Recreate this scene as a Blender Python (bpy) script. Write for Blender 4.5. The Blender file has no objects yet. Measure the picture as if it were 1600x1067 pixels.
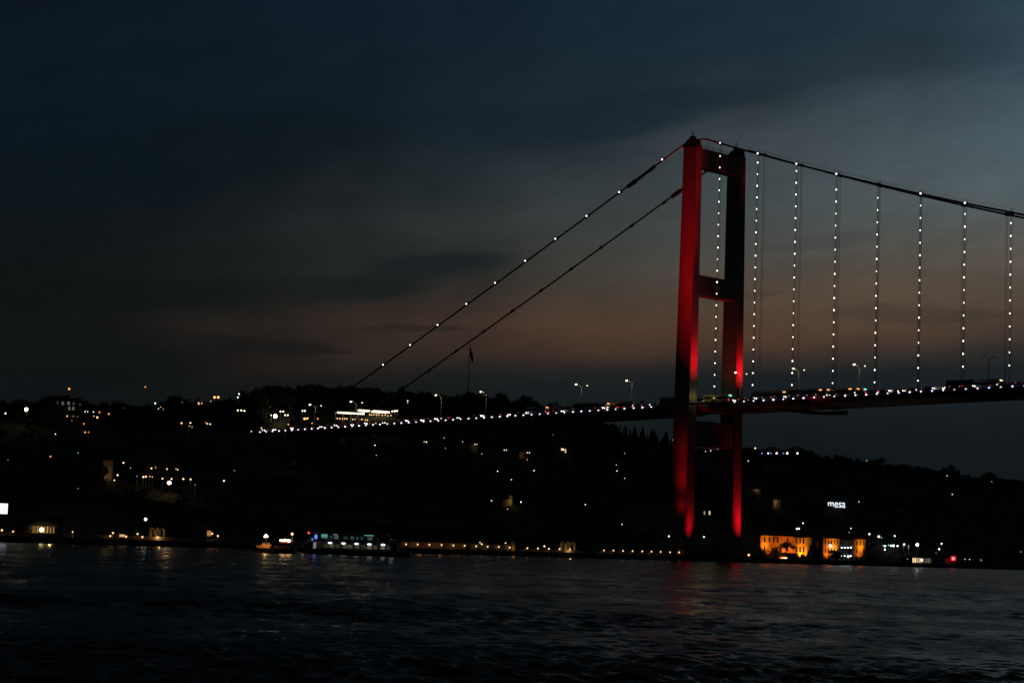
import bpy, bmesh, math, random
from mathutils import Vector, Matrix
random.seed(7)
C = bpy.context.scene.collection
sc = bpy.context.scene
# ------------------------------------------------------------------ camera
F, PIT, ROL, H0 = 3279.39, 0.095381, 0.034161, 4.57
PX, PY, PH = 67.642, 802.63, 0.754845
cp, sp = math.cos(PIT), math.sin(PIT)
cr, sr = math.cos(ROL), math.sin(ROL)
cf, sf = math.cos(PH), math.sin(PH)
cam = bpy.data.objects.new('camera', bpy.data.cameras.new('camera'))
C.objects.link(cam)
cam.data.sensor_width = 36
cam.data.lens = F / 1600 * 36
cam.data.clip_end = 20000
cam.matrix_world = Matrix.Translation((0, 0, H0)) @ Matrix.Rotation(math.pi / 2 + PIT, 4, 'X') @ Matrix.Rotation(ROL, 4, 'Z')
sc.camera = cam
sc.view_settings.view_transform = 'Standard'
sc.view_settings.look = 'None'
sc.view_settings.exposure = 0.0
sc.view_settings.gamma = 1.0
sc.cycles.use_denoising = True
sc.cycles.denoising_prefilter = 'ACCURATE'
sc.cycles.sample_clamp_indirect = 4.0
sc.cycles.sample_clamp_direct = 0.0
sc.cycles.max_bounces = 5


def lin(c):
    return tuple(((v / 255) / 12.92 if v <= 10.3 else (((v / 255) + .055) / 1.055) ** 2.4) for v in c)


# ------------------------------------------------------------------ world: dusk sky
world = bpy.data.worlds.new('World')
sc.world = world
world.use_nodes = True
nt = world.node_tree
N, L = nt.nodes, nt.links
N.clear()


def nd(kind, **kw):
    n = N.new(kind)
    for k, v in kw.items():
        setattr(n, k, v)
    return n


def mth(op, a, b=None, c=None, clamp=False):
    n = nd('ShaderNodeMath', operation=op)
    n.use_clamp = clamp
    for i, v in enumerate((a, b, c)):
        if v is None:
            continue
        if isinstance(v, (int, float)):
            n.inputs[i].default_value = v
        else:
            L.new(v, n.inputs[i])
    return n.outputs[0]


tc = nd('ShaderNodeTexCoord')
sep = nd('ShaderNodeSeparateXYZ')
L.new(tc.outputs['Generated'], sep.inputs[0])
DEG = 57.29578
el = mth('MULTIPLY', mth('ARCSINE', sep.outputs[2]), DEG)
az = mth('MULTIPLY', mth('ARCTAN2', sep.outputs[0], sep.outputs[1]), DEG)


def noise(kx, ky, scale, detail, rough=.5, off=0.0):
    cb = nd('ShaderNodeCombineXYZ')
    L.new(mth('MULTIPLY', az, kx), cb.inputs[0])
    # cloud banks lie along lines that climb gently to the right
    L.new(mth('MULTIPLY', mth('SUBTRACT', el, mth('MULTIPLY', az, 0.16)), ky), cb.inputs[1])
    cb.inputs[2].default_value = off
    n = nd('ShaderNodeTexNoise')
    n.inputs['Scale'].default_value = scale
    n.inputs['Detail'].default_value = detail
    n.inputs['Roughness'].default_value = rough
    L.new(cb.outputs[0], n.inputs['Vector'])
    return mth('SUBTRACT', n.outputs['Fac'], 0.5)


n1 = noise(0.05, 0.28, 1.6, 5, .5, 3.1)
n2 = noise(0.11, 0.75, 1.5, 6, .55, 9.4)
hi_ = mth('DIVIDE', mth('SUBTRACT', el, 3.6), 6.0, clamp=True)
E1 = mth('ADD', el, mth('MULTIPLY', hi_, mth('ADD', mth('MULTIPLY', n1, 1.9), mth('MULTIPLY', n2, 0.6))))
A1 = mth('ADD', az, mth('MULTIPLY', n1, 5.0))


def elev(x, y):
    return (847.4 + (x - 800) * math.tan(ROL) - y) / F * DEG


def ramp(x, stops, up):
    r = nd('ShaderNodeValToRGB')
    cr_ = r.color_ramp
    pts = sorted([(max(0.0, elev(x, y)) / 40.0, c) for y, c in stops] + [(20 / 40., up), (1.0, up)])
    while len(cr_.elements) > 1:
        cr_.elements.remove(cr_.elements[-1])
    cr_.elements[0].position = pts[0][0]
    cr_.elements[0].color = lin(pts[0][1]) + (1,)
    for p, c in pts[1:]:
        e = cr_.elements.new(p)
        e.color = lin(c) + (1,)
    L.new(mth('DIVIDE', E1, 40.0), r.inputs[0])
    return r.outputs[0]


def mixc(f, a, b):
    m = nd('ShaderNodeMix', data_type='RGBA')
    m.clamp_factor = True
    L.new(f, m.inputs[0])
    for i, v in ((6, a), (7, b)):
        if isinstance(v, tuple):
            m.inputs[i].default_value = v + (1,)
        else:
            L.new(v, m.inputs[i])
    return m.outputs[2]


def step(v, lo, hi):
    m = nd('ShaderNodeMapRange', interpolation_type='SMOOTHSTEP')
    L.new(v, m.inputs[0])
    m.inputs[1].default_value = lo
    m.inputs[2].default_value = hi
    return m.outputs[0]


UP = (12, 18, 22)
COLS = [
    (50, [(0, (12, 21, 30)), (150, (12, 23, 33)), (300, (12, 21, 27)), (430, (15, 19, 20)), (560, (16, 19, 19)), (620, (15, 18, 20)), (800, (13, 16, 18))], UP),
    (200, [(0, (13, 23, 33)), (150, (13, 24, 33)), (300, (12, 22, 29)), (420, (20, 22, 22)), (520, (19, 21, 21)), (610, (16, 19, 20)), (800, (13, 16, 18))], UP),
    (350, [(0, (14, 25, 36)), (180, (14, 25, 33)), (320, (20, 26, 28)), (420, (24, 28, 28)), (480, (22, 25, 25)), (515, (36, 31, 28)), (580, (29, 26, 24)), (606, (19, 21, 22)), (800, (14, 17, 18))], UP),
    (550, [(0, (16, 28, 40)), (180, (17, 28, 36)), (290, (27, 33, 36)), (380, (34, 38, 38)), (450, (30, 33, 33)), (505, (51, 41, 35)), (560, (45, 37, 32)), (598, (23, 25, 26)), (800, (14, 18, 19))], (14, 19, 23)),
    (700, [(0, (18, 31, 43)), (180, (22, 33, 42)), (290, (33, 40, 43)), (360, (44, 48, 48)), (430, (38, 40, 39)), (510, (59, 46, 39)), (552, (54, 42, 36)), (582, (30, 30, 30)), (606, (22, 26, 27)), (800, (14, 18, 20))], (15, 21, 25)),
    (900, [(0, (21, 35, 48)), (100, (24, 38, 48)), (220, (32, 41, 48)), (290, (50, 57, 60)), (380, (58, 62, 60)), (440, (62, 58, 52)), (515, (75, 56, 44)), (556, (63, 48, 39)), (580, (34, 34, 34)), (606, (24, 29, 31)), (800, (15, 19, 21))], (18, 24, 28)),
    (1180, [(0, (26, 42, 56)), (100, (30, 44, 55)), (160, (39, 49, 56)), (205, (55, 64, 70)), (300, (66, 74, 76)), (400, (72, 72, 68)), (480, (82, 68, 56)), (540, (77, 57, 44)), (562, (54, 45, 40)), (586, (25, 30, 33)), (680, (18, 23, 26)), (800, (15, 20, 22))], (21, 24, 25)),
    (1400, [(0, (32, 50, 66)), (90, (38, 52, 62)), (150, (52, 64, 72)), (250, (70, 82, 88)), (330, (75, 83, 84)), (400, (80, 78, 72)), (470, (83, 71, 60)), (530, (75, 58, 47)), (556, (50, 44, 40)), (584, (27, 32, 35)), (680, (19, 25, 28)), (800, (16, 21, 23))], (24, 27, 28)),
    (1590, [(0, (36, 57, 72)), (120, (54, 70, 81)), (250, (75, 90, 98)), (340, (80, 88, 89)), (430, (88, 82, 74)), (490, (78, 66, 57)), (530, (64, 54, 47)), (560, (42, 42, 41)), (590, (27, 32, 35)), (700, (18, 24, 28)), (800, (17, 22, 25))], (26, 29, 30))]
col = None
px_ = None
for x_, st_, up_ in COLS:
    c_ = ramp(x_, st_, up_)
    col = c_ if col is None else mixc(step(A1, (px_ - 800) / F * DEG, (x_ - 800) / F * DEG), col, c_)
    px_ = x_


def bank(col, x, y, wx, wy, slope, tint, amt):
    """one dark cloud bank: an ellipse in azimuth and elevation with ragged edges"""
    a0 = (x - 800) / F * DEG
    e0 = elev(x, y)
    da = mth('DIVIDE', mth('SUBTRACT', az, a0), wx / F * DEG)
    de = mth('SUBTRACT', mth('SUBTRACT', el, e0), mth('MULTIPLY', mth('SUBTRACT', az, a0), slope))
    de = mth('DIVIDE', mth('ADD', de, mth('MULTIPLY', n2, 0.9)), wy / F * DEG)
    r = mth('SQRT', mth('ADD', mth('MULTIPLY', da, da), mth('MULTIPLY', de, de)))
    f = mth('MULTIPLY', mth('SUBTRACT', 1.0, step(r, 0.5, 1.12)), amt)
    return mixc(f, col, lin(tint))


col = bank(col, 685, 410, 125, 26, 0.06, (25, 31, 33), .8)
col = bank(col, 560, 452, 150, 20, 0.16, (23, 28, 29), .6)
col = bank(col, 425, 546, 150, 13, -0.02, (20, 22, 22), .55)
col = bank(col, 900, 190, 330, 40, 0.16, (23, 34, 43), .7)
col = bank(col, 180, 470, 260, 34, 0.08, (14, 17, 18), .5)
col = bank(col, 300, 240, 330, 60, 0.14, (12, 21, 28), .6)
col = bank(col, 640, 520, 110, 7, 0.05, (34, 31, 30), .6)
col = bank(col, 1120, 470, 120, 9, 0.08, (60, 54, 48), .4)
col = bank(col, 1380, 105, 260, 45, 0.10, (34, 47, 57), .45)
col = bank(col, 1275, 382, 110, 14, 0.16, (54, 59, 60), .35)
col = bank(col, 1440, 500, 170, 16, 0.0, (64, 55, 47), .6)
# soft brightness mottling of the overcast
m = mth('ADD', 1.0, mth('MULTIPLY', noise(0.16, .5, 2.2, 7, .6, 21.0), 0.42))
m = mth('ADD', m, mth('MULTIPLY', noise(0.5, 1.1, 3.0, 10, .7, 33.0), 0.30))
vm = nd('ShaderNodeVectorMath', operation='SCALE')
L.new(col, vm.inputs[0])
L.new(m, vm.inputs['Scale'])
back = step(mth('ABSOLUTE', az), 28, 80)
fin = mixc(back, vm.outputs[0], lin((10, 16, 22)))
bg = nd('ShaderNodeBackground')
L.new(fin, bg.inputs[0])
bg.inputs[1].default_value = 1.05
ow = nd('ShaderNodeOutputWorld')
L.new(bg.outputs[0], ow.inputs[0])


# ------------------------------------------------------------------ positions
def ray(px, py):
    dx, dy = px - 800, py - 533.5
    X = cr * dx + sr * dy
    Y = -sr * dx + cr * dy
    x, u = X / F, -Y / F
    return Vector((x, cp - sp * u, sp + cp * u))


O = Vector((0, 0, H0))


def w2l(p):
    x, y = p[0] - PX, p[1] - PY
    return Vector((x * cf - y * sf, x * sf + y * cf, p[2]))


def l2w(s, t, z=0.0):
    return Vector((PX + s * cf + t * sf, PY - s * sf + t * cf, z))


def at_t(px, py, t):
    r = ray(px, py)
    return w2l(O + r * ((t + PX * sf + PY * cf) / (r[0] * sf + r[1] * cf)))


def at_s(px, py, s):
    r = ray(px, py)
    return w2l(O + r * ((s + PX * cf - PY * sf) / (r[0] * cf - r[1] * sf)))


def at_z(px, py, z):
    r = ray(px, py)
    return O + r * ((z - H0) / r[2])


# ------------------------------------------------------------------ materials
MATS = {}


def mat(name, base, rough=.7, metal=0.0, nscale=0.0, namt=.25, bump=0.0, emit=None, estr=0.0, spec=None):
    if name in MATS:
        return MATS[name]
    m = bpy.data.materials.new(name)
    m.use_nodes = True
    t = m.node_tree
    b = t.nodes['Principled BSDF']
    b.inputs['Base Color'].default_value = (*base, 1)
    b.inputs['Roughness'].default_value = rough
    b.inputs['Metallic'].default_value = metal
    if spec is not None:
        b.inputs['Specular IOR Level'].default_value = spec
    if nscale:
        tcn = t.nodes.new('ShaderNodeTexCoord')
        nn = t.nodes.new('ShaderNodeTexNoise')
        nn.inputs['Scale'].default_value = nscale
        nn.inputs['Detail'].default_value = 5
        t.links.new(tcn.outputs['Object'], nn.inputs['Vector'])
        rp = t.nodes.new('ShaderNodeValToRGB')
        rp.color_ramp.elements[0].position = .3
        rp.color_ramp.elements[1].position = .7
        rp.color_ramp.elements[0].color = (*[c * (1 - namt) for c in base], 1)
        rp.color_ramp.elements[1].color = (*[min(1, c * (1 + namt)) for c in base], 1)
        t.links.new(nn.outputs['Fac'], rp.inputs[0])
        t.links.new(rp.outputs[0], b.inputs['Base Color'])
        if bump:
            bp = t.nodes.new('ShaderNodeBump')
            bp.inputs['Strength'].default_value = bump
            bp.inputs['Distance'].default_value = .1
            t.links.new(nn.outputs['Fac'], bp.inputs['Height'])
            t.links.new(bp.outputs[0], b.inputs['Normal'])
    if emit:
        b.inputs['Emission Color'].default_value = (*emit, 1)
        b.inputs['Emission Strength'].default_value = estr
    MATS[name] = m
    return m


COL = {'A': (1, .66, .2), 'W': (1, .92, .80), 'C': (.82, .93, 1), 'Y': (1, .82, .45), 'M': (1, .58, .27), 'O': (1, .36, .09),
       'V': (.80, .73, 1), 'K': (.42, .48, 1), 'R': (1, .05, .04), 'B': (.12, .32, 1), 'G': (.25, 1, .85), 'N': (.7, 1, .5)}


def glow(c, s):
    """a lit lamp glass or glow of colour c and strength s"""
    m = mat('lamp glass or glow %s %g' % (c, s), (.07, .07, .07), .4, emit=COL[c], estr=s)
    if s < 9:
        m.cycles.emission_sampling = 'NONE'     # hundreds of small lamps: seen and mirrored, not sampled one by one
    return m


STEEL = mat('painted grey steel', (.13, .125, .13), .5, nscale=.35, namt=.12)
STEELD = mat('weathered steel', (.07, .07, .075), .6, nscale=.8, namt=.25)
CABLE = mat('cable wrapping', (.09, .09, .09), .55, nscale=2, namt=.2)
ASPH = mat('asphalt', (.05, .05, .052), .9, nscale=3, namt=.3)
WHITEM = mat('road paint', (.7, .7, .68), .7, nscale=5, namt=.15)
POLE = mat('galvanised pole', (.48, .48, .46), .5, .3, nscale=4, namt=.15)
CONC = mat('stained concrete', (.09, .088, .085), .9, nscale=.5, namt=.35, bump=.3)
STONE = mat('old wall stone', (.30, .25, .20), .9, nscale=1.5, namt=.35, bump=.5)
SOIL = mat('dark undergrowth ground', (.014, .017, .011), 1, nscale=.08, namt=.5, bump=.5)
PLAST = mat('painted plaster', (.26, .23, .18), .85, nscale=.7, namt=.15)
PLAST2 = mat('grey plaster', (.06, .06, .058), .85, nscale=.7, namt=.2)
OCHRE = mat('palace stucco', (.62, .50, .34), .85, nscale=.6, namt=.16)
ROOF = mat('clay roof tiles', (.13, .065, .045), .85, nscale=2.5, namt=.35, bump=.4)
DGLASS = mat('dark window glass', (.02, .022, .025), .12)
WOOD = mat('dark painted wood', (.10, .06, .04), .6, nscale=3, namt=.3)
BARK = mat('bark', (.07, .05, .035), .95, nscale=6, namt=.35)
LEAF = mat('leaves', (.04, .055, .025), .8, nscale=1.2, namt=.45)
LEAF2 = mat('dark needles', (.02, .03, .018), .8, nscale=1.2, namt=.45)
PINE = mat('pine foliage', (.10, .09, .035), .8, nscale=1.2, namt=.4)
WHITEP = mat('boat paint', (.22, .23, .235), .4, nscale=1.5, namt=.1)
HULLM = mat('dark hull paint', (.05, .06, .08), .35, nscale=1.5, namt=.2)
FLAGM = mat('red flag cloth', (.45, .02, .03), .8, nscale=2, namt=.15)
CLOTH = mat('parasol cloth', (.75, .55, .32), .85, nscale=4, namt=.1)
REDCL = mat('red awning cloth', (.6, .14, .08), .85, nscale=4, namt=.1)
CARP = [mat('car paint %d' % i, c, .3, nscale=1, namt=.05) for i, c in enumerate([(.5, .5, .5), (.05, .05, .06), (.3, .03, .03), (.1, .14, .25), (.6, .6, .6)])]
BUSP = mat('bus paint', (.30, .31, .33), .35, nscale=1, namt=.08)
TYRE = mat('rubber', (.02, .02, .02), .9, nscale=9, namt=.2)


# ------------------------------------------------------------------ mesh helpers
class MB:
    def __init__(self):
        self.v, self.f = [], []

    def add(self, vs, fs):
        o = len(self.v)
        self.v += [tuple(v) for v in vs]
        self.f += [tuple(i + o for i in f) for f in fs]
        return self

    def box(self, x0, x1, y0, y1, z0, z1):
        return self.add([(x0, y0, z0), (x1, y0, z0), (x1, y1, z0), (x0, y1, z0), (x0, y0, z1), (x1, y0, z1), (x1, y1, z1), (x0, y1, z1)],
                        [(3, 2, 1, 0), (4, 5, 6, 7), (0, 1, 5, 4), (1, 2, 6, 5), (2, 3, 7, 6), (3, 0, 4, 7)])

    def taper(self, c0, h0, c1, h1):
        (x, y, z), (a, b) = c0, h0
        (X, Y, Z), (A, B) = c1, h1
        return self.add([(x - a, y - b, z), (x + a, y - b, z), (x + a, y + b, z), (x - a, y + b, z), (X - A, Y - B, Z), (X + A, Y - B, Z), (X + A, Y + B, Z), (X - A, Y + B, Z)],
                        [(3, 2, 1, 0), (4, 5, 6, 7), (0, 1, 5, 4), (1, 2, 6, 5), (2, 3, 7, 6), (3, 0, 4, 7)])

    def tube(self, pts, r, n=6, caps=True):
        pts = [Vector(p) for p in pts]
        rs = r if isinstance(r, (list, tuple)) else [r] * len(pts)
        vs, fs = [], []
        for i, p in enumerate(pts):
            d = (pts[min(i + 1, len(pts) - 1)] - pts[max(i - 1, 0)]).normalized()
            a = d.orthogonal().normalized() if abs(d.z) > .99 else d.cross(Vector((0, 0, 1))).normalized()
            b = d.cross(a)
            for k in range(n):
                q = 2 * math.pi * k / n
                vs.append(p + (a * math.cos(q) + b * math.sin(q)) * rs[i])
        for i in range(len(pts) - 1):
            for k in range(n):
                fs.append((i * n + k, i * n + (k + 1) % n, (i + 1) * n + (k + 1) % n, (i + 1) * n + k))
        if caps:
            fs.append(tuple(range(n))[::-1])
            fs.append(tuple((len(pts) - 1) * n + k for k in range(n)))
        return self.add(vs, fs)

    def loft(self, rings):
        n = len(rings[0])
        vs = [p for r in rings for p in r]
        fs = []
        for i in range(len(rings) - 1):
            for k in range(n):
                fs.append((i * n + k, i * n + (k + 1) % n, (i + 1) * n + (k + 1) % n, (i + 1) * n + k))
        fs.append(tuple(range(n))[::-1])
        fs.append(tuple((len(rings) - 1) * n + k for k in range(n)))
        return self.add(vs, fs)

    def ball(self, c, r, nu=8, nv=6, sz=1.0):
        vs, fs = [(c[0], c[1], c[2] - r * sz)], []
        for j in range(1, nv):
            a = math.pi * j / nv
            for i in range(nu):
                b = 2 * math.pi * i / nu
                vs.append((c[0] + r * math.sin(a) * math.cos(b), c[1] + r * math.sin(a) * math.sin(b), c[2] - r * sz * math.cos(a)))
        vs.append((c[0], c[1], c[2] + r * sz))
        for i in range(nu):
            fs.append((0, 1 + (i + 1) % nu, 1 + i))
        for j in range(nv - 2):
            for i in range(nu):
                p, q = 1 + j * nu + i, 1 + j * nu + (i + 1) % nu
                fs.append((p, q, q + nu, p + nu))
        e = len(vs) - 1
        for i in range(nu):
            fs.append((e, 1 + (nv - 2) * nu + i, 1 + (nv - 2) * nu + (i + 1) % nu))
        return self.add(vs, fs)

    def mesh(self, name, m, smooth=False):
        me = bpy.data.meshes.new(name)
        me.from_pydata(self.v, [], self.f)
        me.materials.append(m)
        if smooth:
            me.polygons.foreach_set('use_smooth', [True] * len(me.polygons))
        me.update()
        return me

    def build(self, name, m, parent=None, smooth=False):
        return link(name, self.mesh(name, m, smooth), parent)


def link(name, me, parent=None, loc=None, scale=None, rotz=None):
    o = bpy.data.objects.new(name, me)
    C.objects.link(o)
    if parent:
        o.parent = parent
    if loc is not None:
        o.location = loc
    if scale is not None:
        o.scale = scale if isinstance(scale, (tuple, list)) else (scale,) * 3
    if rotz is not None:
        o.rotation_euler.z = rotz
    return o


def tag(o, label=None, cat=None, group=None, kind=None):
    if label:
        o['label'] = label
    if cat:
        o['category'] = cat
    if group:
        o['group'] = group
    if kind:
        o['kind'] = kind
    return o


def thing(name, label, cat, loc=(0, 0, 0), rotz=0.0, group=None):
    o = bpy.data.objects.new(name, None)
    C.objects.link(o)
    o.location = loc
    o.rotation_euler.z = rotz
    o.empty_display_size = .5
    return tag(o, label, cat, group)


def copy_tree(o, parent=None):
    c = o.copy()
    C.objects.link(c)
    if parent:
        c.parent = parent
    for ch in [k for k in KIDS.get(o.name, [])]:
        copy_tree(ch, c)
    return c


KIDS = {}


def kids_of(root):
    for o in list(C.objects):
        if o.parent:
            KIDS.setdefault(o.parent.name, [])
            if o not in KIDS[o.parent.name]:
                KIDS[o.parent.name].append(o)


def light(name, kind, pos, target, power, color, size=.3, cone=30, blend=.6, parent=None):
    d = bpy.data.lights.new(name, kind)
    d.energy = power
    d.color = color
    d.shadow_soft_size = size
    if kind == 'SPOT':
        d.spot_size = math.radians(cone)
        d.spot_blend = blend
    o = bpy.data.objects.new(name, d)
    C.objects.link(o)
    o.location = pos
    if target is not None:
        o.rotation_euler = (Vector(target) - Vector(pos)).to_track_quat('-Z', 'Y').to_euler()
    if parent:
        o.parent = parent
    return o


ORD = ['first', 'second', 'third', 'fourth', 'fifth', 'sixth', 'seventh', 'eighth', 'ninth', 'tenth', 'eleventh', 'twelfth',
       'thirteenth', 'fourteenth', 'fifteenth', 'sixteenth', 'seventeenth', 'eighteenth', 'nineteenth', 'twentieth',
       'twenty-first', 'twenty-second', 'twenty-third', 'twenty-fourth', 'twenty-fifth', 'twenty-sixth', 'twenty-seventh', 'twenty-eighth', 'twenty-ninth', 'thirtieth']
SPH = MB().ball((0, 0, 0), 1, 10, 8).mesh('globe', WHITEM, True)   # unit globe, material per object slot
SPHM = {}


def globe_mesh(m):
    if m.name not in SPHM:
        me = SPH.copy()
        me.name = 'globe'
        me.materials[0] = m
        SPHM[m.name] = me
    return SPHM[m.name]


POLEM = MB().tube([(0, 0, 0), (0, 0, 1)], [1, .65], 6).mesh('pole', POLE)

# ------------------------------------------------------------------ terrain
SKY = [(-120, 622), (0, 624), (5, 622), (12, 629), (20, 622), (35, 620), (45, 624), (55, 630), (65, 622), (75, 617), (90, 615), (105, 617), (115, 618), (130, 622), (140, 628), (160, 628), (175, 624), (190, 627), (215, 627), (225, 630), (240, 628), (262, 625), (268, 624), (271, 615), (280, 615), (284, 625), (290, 622), (300, 620), (310, 624), (320, 628), (345, 626), (355, 618), (365, 614), (373, 609), (385, 609), (392, 607), (400, 602), (410, 599), (422, 599), (430, 601), (436, 599), (442, 599), (450, 605), (458, 603), (465, 601), (470, 597), (480, 596), (500, 598), (505, 601), (520, 601), (527, 604), (535, 601), (553, 600), (562, 603), (580, 603), (590, 606), (600, 609), (625, 612), (628, 604), (635, 604), (638, 612), (650, 610), (668, 609), (680, 613), (712, 615), (722, 611), (735, 609), (745, 612), (755, 618), (775, 619), (780, 613), (785, 614), (788, 619), (795, 623), (800, 630), (805, 628), (810, 620), (820, 617), (832, 617), (838, 625), (842, 628), (850, 633), (860, 638), (900, 646), (960, 661), (968, 662), (973, 668), (978, 665), (985, 667), (989, 673), (992, 666), (996, 676), (1001, 674), (1004, 667), (1009, 674), (1013, 678), (1018, 671), (1023, 672), (1028, 681), (1035, 684), (1041, 674), (1046, 681), (1051, 689), (1070, 694), (1090, 698), (1128, 701), (1160, 696), (1170, 699), (1185, 699), (1195, 701), (1203, 698), (1215, 697), (1225, 703), (1235, 698), (1245, 696), (1255, 703), (1265, 702), (1275, 709), (1285, 712), (1300, 708), (1315, 710), (1325, 713), (1340, 714), (1350, 718), (1360, 716), (1373, 715), (1382, 722), (1412, 722), (1420, 724), (1435, 725), (1448, 727), (1455, 731), (1470, 731), (1475, 726), (1485, 725), (1492, 729), (1497, 737), (1510, 737), (1518, 742), (1535, 742), (1540, 736), (1550, 738), (1553, 745), (1575, 744), (1590, 749), (1600, 750), (1700, 758), (1850, 770)]


def lerp(tab, x):
    if x <= tab[0][0]:
        return tab[0][1]
    for (a, b), (c, d) in zip(tab, tab[1:]):
        if x <= c:
            return b + (d - b) * (x - a) / (c - a)
    return tab[-1][1]


RW = 330.0
RID = []
for px in range(-120, 1860, 20):
    ys = max(lerp(SKY, px + k) for k in (-18, -9, 0, 9, 18))
    q = at_s(px, ys, -RW)
    RID.append((q[1], q[2] - 6.0))
QF = 7.0       # quay front, metres seaward of the tower axis


def smooth(a, b, x):
    x = min(1, max(0, (x - a) / (b - a)))
    return x * x * (3 - 2 * x)


def deckz(s):
    return 59.5 + (.0248 if s > 0 else .031) * s - (4e-6 * s * s if s > 0 else 0)


def hill(t, w):
    zr = lerp(RID, t)
    if w < RW:
        x = max(0.0, (w - 28) / (RW - 28))
        k = x * (1.12 - .12 * x) if x > 0 else 0
        k = k * smooth(-.02, .10, x)
        z = 1.35 + (zr - 1.35) * k
        bump = 2.2 * math.sin(t * .045 + 1.3) * math.sin(w * .05 + t * .013) + 1.2 * math.sin(t * .11 + w * .09)
        z += bump * smooth(40, 90, w) * (1 - smooth(270, 325, w))
    else:
        z = zr - 22 * smooth(RW, RW + 500, w)
    if -40 < t < 70:
        k = smooth(-40, -12, t) * (1 - smooth(40, 70, t))
        lim = deckz(-min(w, 262)) - (7.5 - 6.2 * smooth(235, 252, w))
        if z > lim:
            z = z + (lim - z) * k * (1 - smooth(420, 520, w))
        elif 246 < w < 420:
            z = z + (lim - z) * k * smooth(246, 252, w)
    return z


ts = [-620 + 12 * i for i in range(76)] + [292 + 25 * i for i in range(1, 60)]
ws = [-QF] + [-QF + .01] + [0, 8, 16, 24, 30] + [36 + 8 * i for i in range(38)] + [350, 380, 420, 480, 560, 700, 900, 1300]
tv, tf = [], []
for i, w in enumerate(ws):
    for t in ts:
        z = hill(t, w) if i > 0 else -2.0
        tv.append(l2w(-w, t, z))
n = len(ts)
for i in range(len(ws) - 1):
    for j in range(n - 1):
        a = i * n + j
        tf.append((a, a + 1, a + n + 1, a + n))
o = MB().add(tv, tf).build('hills', SOIL, smooth=True)
o.data.materials[0] = SOIL
tag(o, kind='structure')
# stone quay along the whole waterfront
mb = MB()
for a, b in ((-620, -6), (34, 1750)):
    mb.box(QF - .8, QF + .5, a, b, -2, 1.75)
mb.box(QF - 1, QF + 2.5, -6, 34, -2, 1.9)
q = mb.build('quay', CONC)
q.location = (PX, PY, 0)
q.rotation_euler.z = -PH
tag(q, kind='structure')


def ground_hit(px, py, above=0.0, l0=540.0):
    r = ray(px, py)
    l = l0
    while l < 1900:
        p = O + r * l
        q = w2l(p)
        w = -q[1 - 1]
        if w > -QF + 1 and p.z - hill(q[1], w) <= above:
            return p, hill(q[1], w)
        l += 1.5
        if w > RW + 10:
            break
    q = at_s(px, py, -RW + 4)
    p = l2w(q[0], q[1], q[2])
    return p, hill(q[1], RW - 4)


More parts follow.
